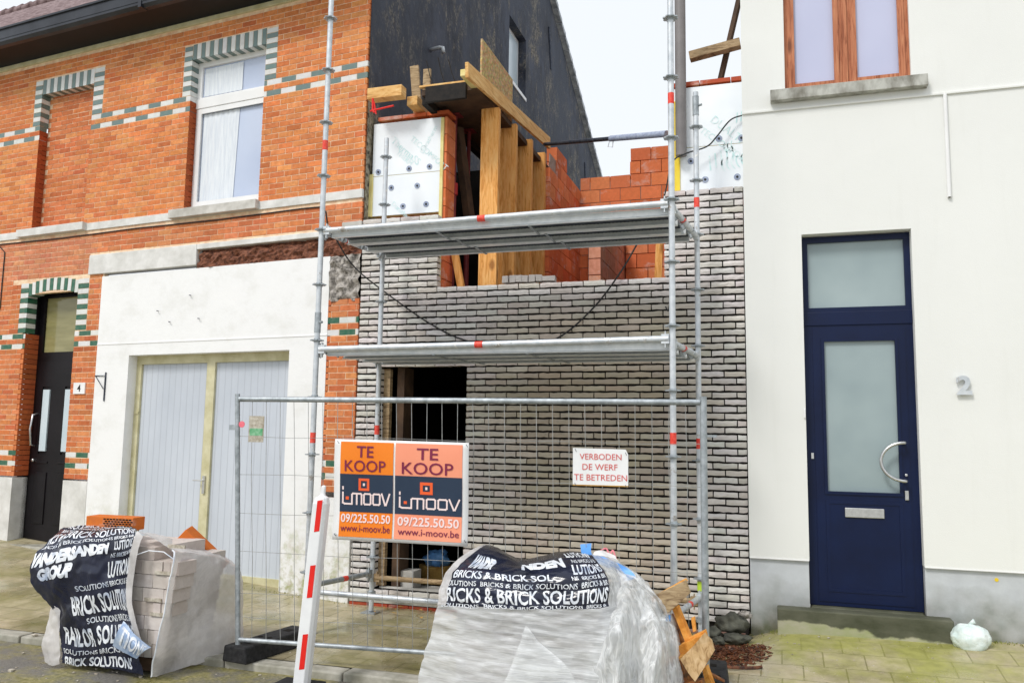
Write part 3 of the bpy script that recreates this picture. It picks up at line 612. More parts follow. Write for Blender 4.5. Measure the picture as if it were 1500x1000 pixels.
b = MB(); b.path([(-3.83, -.01, 2.36), (-3.64, -.02, 2.36), (-3.64, -.02, 2.08)], .006, 6); b.path([(-3.82, -.01, 2.36), (-3.66, -.02, 2.2)], .005, 6); b.box(-3.648, -3.636, -.02, -.006, 2.05, 2.4); b.build('bracket', 'dark_steel', H1)
b = MB(); b.path([(-8, -.012, 4.13), (-5.8, -.014, 4.165), (-4.6, -.012, 4.15), (-3.3, -.016, 4.165), (-2, -.012, 4.15), (-.8, -.014, 4.165), (-.55, -.012, 4.16), (-.47, -.012, 4.1), (-.44, -.012, 3.95), (-.46, -.01, 3.86)], .008, 6)
b.path([(-5.82, -.012, 4.14), (-5.7, -.012, 4.05), (-5.7, -.012, 3.3), (-5.8, -.012, 3.1)], .007, 6)
b.build('cable', 'cable', H1)
# tarred gable wall: own world-aligned plane
WR = dict(rotz=KINK)
HW = (4.83, 5.8, 7.66, 8.75)
def gable():
    b = MB(); y0, y1 = 0.004, 12.1; top = lambda y: 6.75+.84*y if y < 5.45 else 11.3-.48*(y-5.45)
    ys = [y0, 1.5, 3, HW[0], 5.45, HW[1], 6.08, 8, 10, y1]; x = .0
    for a, c_ in zip(ys, ys[1:]):
        if HW[0] <= a < HW[1]:
            b.add([(x, a, -.2), (x, c_, -.2), (x, c_, HW[2]), (x, a, HW[2])], [(0, 1, 2, 3)]); b.add([(x, a, HW[3]), (x, c_, HW[3]), (x, c_, top(c_)), (x, a, top(a))], [(0, 1, 2, 3)])
        else: b.add([(x, a, -.2), (x, c_, -.2), (x, c_, top(c_)), (x, a, top(a))], [(0, 1, 2, 3)])
    for (p, q) in (((HW[0], HW[2]), (HW[1], HW[2])), ((HW[1], HW[2]), (HW[1], HW[3])), ((HW[1], HW[3]), (HW[0], HW[3])), ((HW[0], HW[3]), (HW[0], HW[2]))):
        b.add([(x, p[0], p[1]), (x, q[0], q[1]), (x-.16, q[0], q[1]), (x-.16, p[0], p[1])], [(0, 1, 2, 3)])
    b.add([(x, y1, -.2), (x-8, y1, -.2), (x-8, y1, 8), (x, y1, 8)], [(0, 1, 2, 3)])
    return b
gb_ = gable(); gb_.v = [(v[0]+.012, v[1]+.01, v[2]) for v in gb_.v]; gw = gb_.build('gable_wall', 'tar', H1, rotz=KINK)
b = MB(); b.box(-.19, -.13, HW[0], HW[1], HW[2], HW[3]); gf = b.build('gable_window', 'white_pvc', H1, rotz=KINK)
b = MB(); b.box(-.128, -.12, HW[0]+.32, HW[1]-.07, HW[2]+.09, HW[3]-.08); b.build('pane', 'pane_white', gf)
b = MB(); b.box(-.13, -.09, HW[0]+.05, HW[0]+.28, HW[2]+.09, HW[3]-.08); b.build('casement', 'white_pvc', gf)
b = MB(); b.box(-.14, .03, HW[0]-.02, HW[1]+.02, HW[2]-.05, HW[2]+.01); b.build('sill', 'white_pvc', gf)
b = MB()
for i in range(20):      # verge tiles stepping down the rear slope
    ya = 6.1+i*.31; za = 11.06-.48*(ya-6.08); b.add([(x_, y_, z_) for x_ in (-.25, .11) for (y_, z_) in ((ya, za-.02), (ya+.36, za-.02-.15), (ya+.36, za-.15+.1), (ya, za+.06))], [(0, 1, 2, 3), (4, 7, 6, 5), (0, 4, 5, 1), (1, 5, 6, 2), (2, 6, 7, 3), (3, 7, 4, 0)])
b.build('verge_tiles', 'slate', H1, rotz=KINK)
b = MB()
for (y_, z_, l_) in ((10.55, 8.05, .9), (7.3, 9.75, .8)): b.path([(.02, y_, z_), (.02, y_+.18, z_-l_)], .025, 6)
b.build('roof_strut', 'dark_steel', H1, rotz=KINK)
b = MB(); q0 = Vector((.0, 1.62, 6.62)); b.path([q0, q0+Vector((.15, -.01, .01)), q0+Vector((.19, -.01, .0)), q0+Vector((.2, -.01, -.07))], .026, 10); b.build('overflow_pipe', 'galv', H1, smooth='all', rotz=KINK)

# ------------------------------------------------------------------ new wall under construction
H2 = empty('unfinished_house', 'half built row house with raw grey brick front between two houses', 'house', (-2.2, 0, 0))
def O(b, *a, **k_):      # child of H2 from world coordinates
    b.v = [(v[0]+2.2, v[1], v[2]) for v in b.v]; return b.build(*a, **k_)
GR = [(.78, .74, .72), (.84, .8, .78), (.7, .66, .63), (.8, .76, .73), (.87, .84, .82), (.74, .69, .64)]
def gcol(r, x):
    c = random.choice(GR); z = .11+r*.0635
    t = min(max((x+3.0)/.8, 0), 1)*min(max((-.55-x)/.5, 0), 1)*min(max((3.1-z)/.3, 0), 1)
    c = tuple(a*(1-.26*t*d_) for a, d_ in zip(c, (.8, 1.05, 1.5)))  # shade below the decks painted into the bricks, darker and tanner
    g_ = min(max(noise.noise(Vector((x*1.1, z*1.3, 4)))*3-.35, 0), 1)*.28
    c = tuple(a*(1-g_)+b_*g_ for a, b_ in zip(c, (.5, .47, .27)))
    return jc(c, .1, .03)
hg = [(-3.29, -.98, 3.222, 9), (-3.9, -2.94, .17, 2.396), (-4.2, -3.29, 3.985, 9)]
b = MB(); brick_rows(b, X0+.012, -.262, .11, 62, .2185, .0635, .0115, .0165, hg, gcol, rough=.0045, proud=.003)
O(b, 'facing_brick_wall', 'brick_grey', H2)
b = MB(); b.panel(X0+.03, -.27, .0, 4.02, .028, .09, [(-3.31, -.96, 3.2, 9), (-3.92, -2.92, .16, 2.41), (-4.3, -3.3, 3.96, 9)]); O(b, 'joint_backing', 'mortar_dark', H2)
b = MB(); b.box(X0+.02, -2.6, -.014, .1, .035, .105, (.3, .27, .22), .003)
O(b, 'sill_course', 'kerb', H2)
b = MB(); brick_rows(b, X0+.02, -.3, -.035, 1, .2185, .07, .01, .008, [], lambda r, x: jc((.4, .05, .03) if x < -2.4 else (.45, .3, .25), .2), y0=-.02, jit=.003); O(b, 'base_course', 'brick_block', H2)
RD = [(.84, .25, .1), (.78, .21, .08), (.88, .3, .13), (.72, .18, .07)]
bc = lambda r, x: jc(random.choice(RD), .12)
# inner leaf beside the opening, with foil insulation in front of it
b = MB(); brick_rows(b, -4.12, -3.268, 3.12, 10, .3, .195, .008, .008, [], bc, y0=.2, y1=.36); O(b, 'inner_block_pier', 'brick_block', H2)
b = MB(); brick_rows(b, -.93, -.26, 3.12, 10, .3, .195, .008, .008, [], bc, y0=.2, y1=.36); O(b, 'inner_block_pier', 'brick_block', H2)
def insul(x0, x1, z0, z1, split, discs, words):
    b = MB(); b.box(x0, x1, .115, .125, z0, split-.003); b.box(x0, x1, .115, .125, split+.003, z1); f_ = O(b, 'insulation_board', 'foil', H2, bevel=.002)
    b = MB(); b.box(x0+.001, x1-.001, .125, .192, z0, z1-.001); o = b; o.v = [(v[0]+2.2, v[1], v[2]) for v in o.v]; o.build('foam_core', 'foam', f_)
    b = MB()
    for (px_, py_) in discs:
        c = P(px_, py_, .112); c.x += 2.2
        b.path([(c.x, .116, c.z), (c.x, .108, c.z)], [.032, .03], 16)
    b.build('fixing_disc', 'disc', f_)
    b = MB()
    for (px_, py_) in discs:
        c = P(px_, py_, .105); c.x += 2.2; b.path([(c.x, .11, c.z), (c.x, .1035, c.z)], [.012, .012], 8)
    b.build('fixing_screw', 'cable', f_)
    b = MB()
    for (s_, px_, py_, h_, rot) in words:
        vs, fs, W_, _ = text_mesh(s_, None, h_, 0); c = P(px_, py_, .112); c.x += 2.2; a_ = R(rot)
        b.add([(c.x+v[0]*math.cos(a_)-v[1]*math.sin(a_), .1125, c.z+v[0]*math.sin(a_)+v[1]*math.cos(a_)) for v in vs], fs)
    b.build('print', 'print_teal', f_)
    return f_
insul(-4.13, -3.335, 4.03, 5.06, 4.47, [(554, 252), (599, 247), (629, 244), (573, 275), (611, 272), (590, 302), (624, 299)],
      [('ThermaSS', 572, 208, .075, -42), ('TECCOMFORT', 600, 205, .06, -42), ('Duratherm', 573, 300, .05, -42), ('Duratherm', 620, 225, .05, 60), ('THERM', 580, 225, .05, -42)])
insul(-.93, -.252, 4.05, 5.08, 4.48, [(1053, 203), (1086, 202), (1012, 236), (1033, 263), (1080, 259)],
      [('DUALTHERM', 1040, 178, .075, -42), ('TECCOMFORT', 1024, 193, .06, -40), ('/////', 1040, 250, .14, 20), ('(((((', 1058, 252, .13, 10), ('////', 1078, 180, .1, 10), ('(((', 1062, 225, .1, 15)])
b = MB(); b.box(-4.165, -4.12, .1, .19, 4.03, 4.5, j=.01); O(b, 'foam_strip', 'foam', H2)
b = MB(); b.box(-3.333, -3.30, .1, .19, 3.2, 5.05); O(b, 'foam_edge', 'foam', H2)
b = MB(); brick_rows(b, -3.298, -3.268, 3.12, 10, .3, .195, .008, .008, [], bc, y0=.12, y1=.2); O(b, 'reveal_blocks', 'brick_block', H2)
b = MB(); brick_rows(b, -.935, -.26, 5.108, 1, .29, .14, .008, .1, [], lambda r, x: (.5, .09, .05), y0=.13, y1=.36); O(b, 'top_course', 'brick_block', H2); b = MB(); brick_rows(b, -4.1, -3.268, 5.108, 1, .29, .14, .008, .1, [], lambda r, x: (.75, .16, .06), y0=.15, y1=.36); O(b, 'top_course', 'brick_block', H2)
# stepped party wall of hollow blocks, running back along x=-2.75 and across at y=4
b = MB(); bb = MB(); brick_rows(bb, 2.25, 4.1, 3.2, 12, .3, .195, .008, .008, [(2.25, 2.6, 5.2, 9), (2.6, 2.9, 5.5, 9), (3.15, 4.1, 5.45, 9), ], bc, y0=0, y1=.14)
bb.v = [(-2.72-v[1], v[0], v[2]) for v in bb.v]; O(bb, 'side_block_wall', 'brick_block', H2)
bb = MB(); brick_rows(bb, -2.72, -1.3, 3.2, 14, .3, .195, .01, .01, [(-2.8, -1.98, 5.5, 9), (-1.98, -1.2, 5.9, 9), (-2.6, -2.38, 0, 4.62)], bc, y0=4.0, y1=4.2); O(bb, 'rear_block_wall', 'brick_block', H2)
b = MB(); b.box(-2.7, -1.35, 4.012, 4.15, 3.1, 5.46); O(b, 'block_joints', 'mortar_grey', H2)
b = MB(); b.box(-2.745, -2.735, 2.3, 4.1, 3.1, 5.35); O(b, 'block_joints', 'mortar_grey', H2)
b = MB(); b.box(-2.59, -2.42, 3.97, 3.995, 3.1, 4.62); O(b, 'dark_panel', 'dark_steel', H2)  # flat dark panel filling the gap in the rear block wall
bb = MB(); brick_rows(bb, 1.6, 3.6, 3.0, 7, .3, .195, .01, .01, [], lambda r, x: jc((.9, .42, .28), .1), y0=0, y1=.14)
bb.v = [(-1.92-v[1], v[0], v[2]) for v in bb.v]; O(bb, 'cross_wall', 'brick_block', H2)
bb = MB(); brick_rows(bb, -1.9, -1.0, 3.0, 7, .3, .195, .01, .01, [], bc, y0=3.2, y1=3.35); O(bb, 'cross_wall', 'brick_block', H2)
# inside with its shade painted near-black: floors, back wall, side walls
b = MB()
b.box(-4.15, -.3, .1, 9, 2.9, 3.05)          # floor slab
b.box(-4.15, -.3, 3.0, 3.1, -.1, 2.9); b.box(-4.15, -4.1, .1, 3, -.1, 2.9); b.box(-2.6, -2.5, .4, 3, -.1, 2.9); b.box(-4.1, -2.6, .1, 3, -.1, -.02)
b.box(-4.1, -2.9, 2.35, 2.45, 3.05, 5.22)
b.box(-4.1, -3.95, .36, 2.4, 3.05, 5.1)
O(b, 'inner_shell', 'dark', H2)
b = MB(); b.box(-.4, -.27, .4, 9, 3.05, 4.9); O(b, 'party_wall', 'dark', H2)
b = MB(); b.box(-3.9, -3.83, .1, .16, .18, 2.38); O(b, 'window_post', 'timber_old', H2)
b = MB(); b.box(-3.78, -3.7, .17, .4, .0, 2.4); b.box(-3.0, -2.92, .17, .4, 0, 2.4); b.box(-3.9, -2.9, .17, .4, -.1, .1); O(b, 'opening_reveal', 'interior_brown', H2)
b = MB(); b.box(-3.88, -2.96, .1, .16, .12, .17); O(b, 'sill_board', 'concrete', H2)
b = MB(); b.box(-.925, -.84, .1, .19, 4.06, 4.95); O(b, 'foam_profile', 'yellow', H2)

# --- timber shoring of the first floor
posts = [(-2.97, -2.77, .38, 5.2), (-2.965, -2.765, .98, 5.24), (-2.96, -2.77, 1.6, 5.28), (-2.96, -2.77, 2.2, 5.32)]
lb = ['nearest wide upright timber post beside the dark opening', 'second upright timber post back from the dark opening', 'third upright timber post back, before the last one', 'rearmost upright timber post next to red block wall']
for (xa, xb, y_, zt), L_ in zip(posts, lb):
    b = MB(); b.box(-.1, .1, -.035, .035, 0, zt-3.05, j=.002)
    b.build('timber_post', 'timber', bevel=.004, loc=((xa+xb)/2, y_, 3.052), label=L_, cat='post', group='upright timber posts under the shoring plank')
for i, y_ in enumerate((.72, 1.34, 1.93)):
    b = MB(); b.box(-.03, .02, -.06, .06, 0, 2.14); b.build('timber_stud', 'timber', loc=(-2.93, y_, 3.052), label=['narrow timber stud between the first and second wide posts', 'narrow timber stud between the second and third wide posts', 'narrow timber stud between the third and rearmost wide posts'][i], cat='stud', group='narrow studs between the posts')
b = MB(); b.beam((0, 0, 0), (.02, 2.95, .3), .035, .15); b.build('shoring_plank', 'timber_y', bevel=.003, loc=(-2.78, -.6, 5.2), label='long plank on edge lying over the row of timber posts', cat='plank')
b = MB(); b.beam((0, 0, 0), (0, 2.1, .2), .03, .1); b.build('shoring_plank', 'timber_old', bevel=.003, loc=(-2.86, -.35, 5.33), label='thin grey weathered board behind the long shoring plank', cat='plank')
b = MB(); b.box(-.01, .01, 0, 1.07, 0, .56); o = b.build('osb_board', 'osb', loc=(-2.93, .2, 5.36), label='square offcut of chipboard standing behind the shoring plank', cat='board')
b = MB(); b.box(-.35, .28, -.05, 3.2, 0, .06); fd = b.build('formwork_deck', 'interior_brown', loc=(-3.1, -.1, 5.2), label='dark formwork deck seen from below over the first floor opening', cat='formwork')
b = MB(); b.box(-.37, -.3, 0, 2.2, -.08, .08); b.box(-.3, .15, -.08, -.04, -.09, .08); b.build('beam', 'mortar_dark', fd, bevel=.005)
b = MB(); b.box(-.37, .16, -.075, -.03, .082, .1); b.build('edge_batten', 'timber_y', fd)
b = MB(); b.box(-.05, .05, -.0, .35, -.035, .035); b.build('timber_block', 'foam', bevel=.005, loc=tuple(P(681, 106, -.45)), label='yellow painted beam end poking out under the shoring plank tip', cat='timber')
b = MB(); b.box(-.2, .2, -.06, .06, -.06, .06); tb = b.build('timber_block', 'timber_y', bevel=.004, loc=(-3.88, -.1, 5.29), label='short pale timber clamped at the house corner above the foil insulation', cat='timber')
b = MB(); b.box(-.06, .06, -.02, .6, -.05, .05); b.build('timber_block', 'timber_y', bevel=.004, loc=(-3.62, .0, 5.22), label='short yellow timber running back behind the leaning board', cat='timber')
b = MB(); b.path([(-.05, -.08, -.06), (-.04, -.09, -.2), (-.02, -.09, -.22)], .012, 8); b.path([(-.07, -.09, -.2), (.2, -.09, -.17)], .01, 8); b.path([(-.03, -.09, -.1), (0, -.09, -.24)], .008, 6)
b.build('screw_clamp', 'sign_red', loc=(-3.96, -.08, 5.29), label='red screw clamp hanging under the short pale corner timber', cat='clamp')
pa_ = P(613, 178, .26); b = MB(); b.beam((0, 0, 0), P(607, 97, .2)-pa_, .1, .03, up=(0, 1, 0)); b.build('leaning_board', 'timber_old', loc=tuple(pa_), bevel=.003, label='weathered board leaning upright above the left foil insulation', cat='board')
b = MB(); b.box(-.04, .04, -.015, .015, 0, .25); b.build('upright_offcut', 'timber_old', loc=(-3.44, -.05, 5.28), label='short pale board stub standing on the formwork edge', cat='board')
for i, (dx, hh) in enumerate(((-3.33, .32), (-3.2, .34), (-3.08, .3))):
    b = MB(); b.path([(0, 0, 0), (-.06, 0, hh*.5), (-.1, 0, hh)], .005, 6); b.build('rebar', 'mortar_dark', loc=(dx, -.1, 5.28), label=['leftmost thin dark bar sticking up from the formwork', 'middle thin dark bar sticking up from the formwork', 'rightmost thin dark bar sticking up from the formwork'][i], cat='rebar', group='bars sticking up from the formwork')
def prop(loc, h, label):
    e = empty('steel_prop', label, 'prop', loc, 0, 'red steel props in the dark opening')
    b = MB(); b.tube((0, 0, 0), (0, 0, h*.6), .03); b.build('outer_tube', 'maroon', e, smooth=True)
    b = MB(); b.tube((0, 0, h*.6), (0, 0, h-.01), .022); b.build('inner_tube', 'maroon', e, smooth=True)
    b = MB(); b.box(-.07, .07, -.07, .07, h-.01, h); b.box(-.07, .07, -.07, .07, 0, .01); b.build('end_plate', 'maroon', e)
    b = MB(); b.tube((0, 0, h*.58), (0, 0, h*.64), .045); b.build('collar', 'red_paint', e)
prop((-3.32, .9, 3.052), 2.14, 'dark red adjustable prop standing in the opening, nearer the timber')
prop((-3.3, .42, 3.052), 2.14, 'red prop just behind the foil covered pier')
b = MB(); b.beam((0, 0, 0), (.1, .25, -1.2), .09, .09); b.build('hanging_beam', 'interior_brown', loc=(-3.32, .55, 5.1), label='dim brown timber slanting down inside the first floor opening', cat='timber')
b = MB(); b.beam((0, 0, 0), (-.16, .0, .75), .07, .05, up=(0, 1, 0)); b.build('leaning_post', 'timber', loc=(-3.1, .3, 3.06), label='yellow timber leaning in the foot of the dark opening', cat='timber')
# horizontal push-pull prop
a0 = Vector((-2.72, 2.0, 5.36)); a1 = Vector((-.98, .25, 4.69))
e = empty('bracing_tube', 'dark blue adjustable tube bracing from the shoring plank to right wall', 'prop', a0)
dv = a1-a0
b = MB(); b.tube((0, 0, 0), dv*.62, .024); b.build('inner_tube', 'dark_steel', e, smooth=True)
b = MB(); b.tube(dv*.6, dv, .033); b.build('outer_tube', 'disc', e, smooth=True)
b = MB(); b.path([dv*.6+Vector((0, 0, .03)), dv*.6+Vector((-.03, 0, -.09)), dv*.6+Vector((.02, 0, -.1)), dv*.6+Vector((.03, 0, 0))], .005, 6); b.build('pin', 'steel', e)
# loose bricks standing on the wall
x_ = -2.585
ll = ['first loose grey brick from the left on the wall top', 'second loose grey brick from the left on the wall top', 'third loose grey brick from the left on the wall top', 'fourth loose grey brick from the left on the wall top', 'fifth loose grey brick from the left on the wall top', 'sixth loose grey brick from the left, last of the upright ones', 'loose grey brick lying flat at the right end of the wall top row']
for i in range(7):
    b = MB(); w_ = .062 if i < 6 else .13; b.box(-w_/2, w_/2, -.05, .05, 0, .068+random.uniform(-.004, .004) if i < 6 else .05, (.52, .49, .48), .003)
    b.build('loose_brick', 'brick_grey', loc=(x_+w_/2, .05, 3.2215), rotz=random.uniform(-.15, .15), bevel=.002, label=ll[i], cat='brick', group='loose bricks on the low wall top'); x_ += w_+.006
# right: rain pipe, timber, bar
b = MB(); b.tube((0, 0, 0), (0, 0, 3.4), .052, 20); rp = b.build('rain_pipe', 'galv_old', smooth=True, loc=(-.82, .04, 4.38), label='tall grey rain pipe rising behind the right scaffold standard', cat='pipe')
rp.data.materials[0] = mottled('grey_brown_pipe', (.16, .15, .15, 1), (.24, .22, .22, 1), 3, .5, bump=0)
b = MB(); b.beam((0, 0, 0), (.5, -.02, .07), .1, .085); b.build('beam_end', 'timber_old', bevel=.004, loc=(-.775, .5, 5.57), label='mossy timber end jutting out beside the white house', cat='timber')
b = MB(); b.beam((0, 0, 0), (.24, -.1, .95), .045, .045); b.build('slanted_bar', 'interior_brown', loc=(-.5, .6, 5.25), label='dark slanted bar rising behind the jutting timber', cat='bar')
b = MB(); b.beam((0, 0, 0), (.03, -.02, .55), .02, .07, up=(1, 0, 0)); b.build('leaning_board', 'timber', loc=(-1.08, .25, 3.1), label='narrow board leaning at the left edge of right grey pier', cat='board')
# black cable along the wall
def hang(pts, n=8, sag=.0):
    out = []
    pts = [Vector(p) for p in pts]
    for i in range((len(pts)-1)*n+1): out.append(catmull(pts, i/((len(pts)-1)*n)))
    return out
b = MB(); c0 = [P(492, 350, -.35), P(520, 392, -.12), P(575, 436, -.05), P(630, 474, -.04), P(680, 498, -.04), P(750, 512, -.04), P(815, 496, -.04), P(868, 452, -.04), P(908, 400, -.04), P(936, 352, -.05), P(950, 320, -.1)]
b.path(hang(c0), .008, 6); b.build('cable', 'cable', label='black cable sagging across the grey wall behind both decks', cat='cable')
b = MB(); c0 = [P(1089, 169, .08), P(1070, 176, .05), P(1050, 200, .03), P(1035, 215, .03), P(1005, 225, -.02), P(985, 238, -.1), P(975, 280, -.1), P(965, 320, -.1)]
b.path(hang(c0), .007, 6); b.build('cable', 'cable', label='black cable looping over the right foil insulation into the gap', cat='cable')
b = MB(); c0 = [P(986, 425, -.03), P(982, 440, -.03), P(979, 455, -.04), P(975, 449, -.03)]
b.path(hang(c0), .007, 6); b.build('cable', 'cable', label='short black cable stub poking from the grey wall by right standard', cat='cable')
# things inside the low window
b = MB(); b.path([(0, 0, 0), (0, 0, .16)], [.15, .19], 20); bk = b.build('bucket', 'leaf', loc=(-3.62, .95, .12), label='orange brown bucket inside the low opening', cat='bucket')
b = MB(); blob(b, (0, 0, 0), .13, (1, 1, .8), 3, .4); b.build('plastic_bag', 'bag_blue', smooth='all', loc=(-3.6, .93, .35), label='crumpled light blue bag heaped on the bucket inside low opening', cat='bag')
b = MB(); b.box(-.1, .1, -.1, .1, 0, .22, (1.3, 1.3, 1.25)); b.build('stone_block', 'concrete', bevel=.006, loc=(-3.66, .32, .1), label='pale block standing in the left corner of the low opening', cat='block')
b = MB(); b.box(-.35, .35, -.1, .1, 0, .03); b.build('timber_plank', 'concrete', loc=(-3.3, .42, .105), label='pale board lying flat inside the low opening', cat='board')

# ------------------------------------------------------------------ white house
H3 = empty('white_house', 'white rendered house with navy blue front door and number 2', 'house', (.7, 0, 0))
def Q(b, *a, parent=None, **k_):
    b.v = [(v[0]-.7, v[1], v[2]) for v in b.v]; return b.build(*a, parent or H3, **k_)
b = MB(); b.panel(-.252, 6, .69, 8.5, -.045, .3, [(.24, 1.13, 0, 3.53), (.13, 1.18, 4.87, 6.5)]); Q(b, 'rendered_wall', 'render_new')
b = MB(); b.panel(-.25, 6, -.2, .69, -.02, .3, [(.235, 1.135, -1, .9)]); Q(b, 'plinth', 'plinth')
for xa, xb in ((-.252, .237), (1.133, 6)):
    b = MB(); b.box(xa, xb, -.05, -.02, .684, .692); Q(b, 'drip_edge', 'white_pvc')
b = MB(); b.box(-.252, .0, .3, 10, -.2, 8.5); b.v = [(min(v[0], .0), v[1], v[2]) for v in b.v]; Q(b, 'side_wall', 'render_new')
b = MB(); b.box(-.03, 1.31, -.17, -.022, -.1, .3); b.box(.245, 1.125, -.02, .2, -.1, .305); Q(b, 'doorstep', 'step', bevel=.012)
D = MB(); D.panel(.24, 1.13, .31, 3.52, .06, .12, [(.29, 1.08, 2.88, 3.47), (.4, .98, 1.27, 2.6)]); dr = Q(D, 'door', 'blue_door', bevel=.004)
b = MB(); b.box(.24, 1.13, .05, .06, 2.72, 2.84); b.panel(.315, 1.065, .345, 2.695, .052, .1, [(.405, .985, 1.27, 2.58)]); Q(b, 'door_leaf', 'blue_door', parent=dr, bevel=.004)
b = MB(); b.panel(.385, 1.005, 1.25, 2.6, .04, .053, [(.41, .98, 1.275, 2.575)]); b.panel(.39, 1.0, .43, 1.2, .046, .053, [(.42, .97, .46, 1.17)]); Q(b, 'glazing_bead', 'blue_door', parent=dr, bevel=.003)
b = MB(); b.box(.4, .99, .07, .075, 1.26, 2.59); Q(b, 'glass_pane', 'pane_frost', parent=dr)
b = MB(); b.box(.29, 1.08, .09, .095, 2.88, 3.47); Q(b, 'transom_pane', 'pane_frost', parent=dr)
b = MB(); pts = [(1.02, .05, 1.7), (1.02, -.02, 1.7)]+[(1.02-.19*math.cos(t)*1., -.03, 1.54+.16*math.sin(t)) for t in [R(a_) for a_ in range(88, -89, -8)]]+[(1.02, -.02, 1.38), (1.02, .05, 1.38)]
b.path(pts, .014, 12); Q(b, 'handle', 'steel', parent=dr, smooth='all')
b = MB(); b.box(1.015, 1.045, .035, .052, 1.22, 1.3); b.path([(1.03, .04, 1.43), (1.03, .03, 1.43)], .012, 10); Q(b, 'lock', 'steel', parent=dr, bevel=.004)
b = MB(); b.box(.54, .85, .038, .053, 1.06, 1.14); Q(b, 'letter_slot', 'steel', parent=dr, bevel=.004)
b = MB(); b.box(.28, .3, .045, .058, 1.55, 1.6); Q(b, 'small_plate', 'steel', parent=dr)
b = MB(); b.box(.222, .238, -.06, -.046, 1.9, 1.98); Q(b, 'bell', 'white_pvc', bevel=.003)
Wd = MB(); Wd.panel(.13, 1.18, 4.87, 6.5, .0, .05, [(.205, .56, 4.93, 6.5), (.745, 1.105, 4.93, 6.5)]); wn = Q(Wd, 'window', 'redwood', bevel=.004)
b = MB(); b.panel(.165, .6, 4.9, 6.5, -.014, .001, [(.22, .555, 4.945, 6.5)]); b.panel(.7, 1.145, 4.9, 6.5, -.014, .001, [(.75, 1.09, 4.945, 6.5)]); b.box(.628, .672, -.02, 0, 4.9, 6.5); Q(b, 'casement', 'redwood', parent=wn, bevel=.004)
b = MB(); b.box(.2, .57, .02, .025, 4.92, 6.5); b.box(.74, 1.11, .02, .025, 4.92, 6.5); Q(b, 'pane', 'pane_lilac', parent=wn)
b = MB(); b.box(.0, 1.3, -.13, .05, 4.765, 4.868); Q(b, 'sill', 'bluestone', bevel=.004)
b = MB(); b.box(-.252, 6, -.062, -.044, 4.69, 4.712); Q(b, 'string_course', 'render_new', bevel=.004)
b = MB(); b.path([(1.435, -.062, 4.69), (1.435, -.062, 3.78)], .016, 12); Q(b, 'conduit', 'white_pvc', smooth=True)
b = MB(); b.path([(1.435, -.062, 3.779), (1.435, -.062, 3.775)], .009, 10); Q(b, 'conduit_bore', 'dark')
b = MB(); vs, fs, W_, H_ = text_mesh('2', .115, .16, .035)
nb_ = len(vs); b.add([(1.42+a_, -.07, 2.1+c_) for a_, c_ in vs], fs); nn = Q(b, 'house_number', 'galv'); sm = nn.modifiers.new('solid', 'SOLIDIFY'); sm.thickness = .02; sm.offset = 0
b = MB(); b.path([(1.655, -.021, .62), (1.655, -.024, .62)], .015, 12); Q(b, 'paint_spot', 'yellow')

# ------------------------------------------------------------------ scaffold
SC = empty('scaffold', 'galvanised two level scaffold bay standing before the grey brick wall', 'scaffold', (-2.3, -.8, 0))
XF0, XF1, XR0, XR1, YF, YR = -3.87, -.755, -3.76, -.65, -1.3, -.3
def Sx(b, *a, parent=None, **k_):
    b.v = [(v[0]+2.3, v[1]+.8, v[2]) for v in b.v]; return b.build(*a, parent or SC, **k_)
ROS = None
def rosettes(x, y, zs, par):
    global ROS
    for z in zs:
        if ROS is None:
            n = 24; pr = []; b = MB()
            for i in range(n):
                a_ = 2*math.pi*i/n; r_ = .062 if i % 3 else .05; pr.append((r_*math.cos(a_), r_*math.sin(a_)))
            b.poly([(p[0], p[1], -.004) for p in pr], (0, 0, .009)); b.path([(0, 0, -.018), (0, 0, .018)], .029, 12)
            ROS = b.build('rosette', 'galv_old', par); o = ROS
        else: o = ROS.copy(); C.objects.link(o); o.parent = par
        o.location = (x+2.3, y+.8, z)
def standard(x, y, z0, z1, zs, stick, joint=None, leanx=0.):
    b = MB(); b.path([(x, y, z0+.02), (x, y, z1)], .0242, 18); st = Sx(b, 'standard', 'galv', smooth=True)
    rosettes(x, y, [z for z in zs if z0 < z < z1], st)
    if z0 < .2:
        b = MB(); b.box(x-.075, x+.075, y-.075, y+.075, z0, z0+.008); b.path([(x, y, z0), (x, y, z0+.2)], .019, 10); b.path([(x, y, z0+.16), (x, y, z0+.2)], .04, 10); Sx(b, 'base_plate', 'galv_old', parent=st)
    if stick:
        b = MB()
        for z in stick: b.path([(x, y, z), (x, y, z+.09)], .0250, 18, cap=False)
        Sx(b, 'sticker', 'sticker', parent=st, smooth=True)
    if joint:
        b = MB()
        for z in joint: b.path([(x, y, z-.09), (x, y, z+.09)], .029, 18); b.path([(x+.03, y-.01, z), (x+.055, y-.02, z)], .012, 8)
        Sx(b, 'sleeve', 'galv_old', parent=st, smooth=True)
    return st
zs = [.5*i+.02 for i in range(1, 14)]
g0 = gz(-3.8, -.3)
standard(XF0, YF, .0, 6.5, zs, [4.26, 1.62], [2.68])
standard(XF1, YF, .0, 6.6, [z_+.05 for z_ in zs], [4.35, 1.66], [])
standard(XR0, YR, .0, 4.72, zs, [1.7], [])
standard(XR1, YR, .0, 4.85, zs, [3.77, 1.62, .42], [4.72])
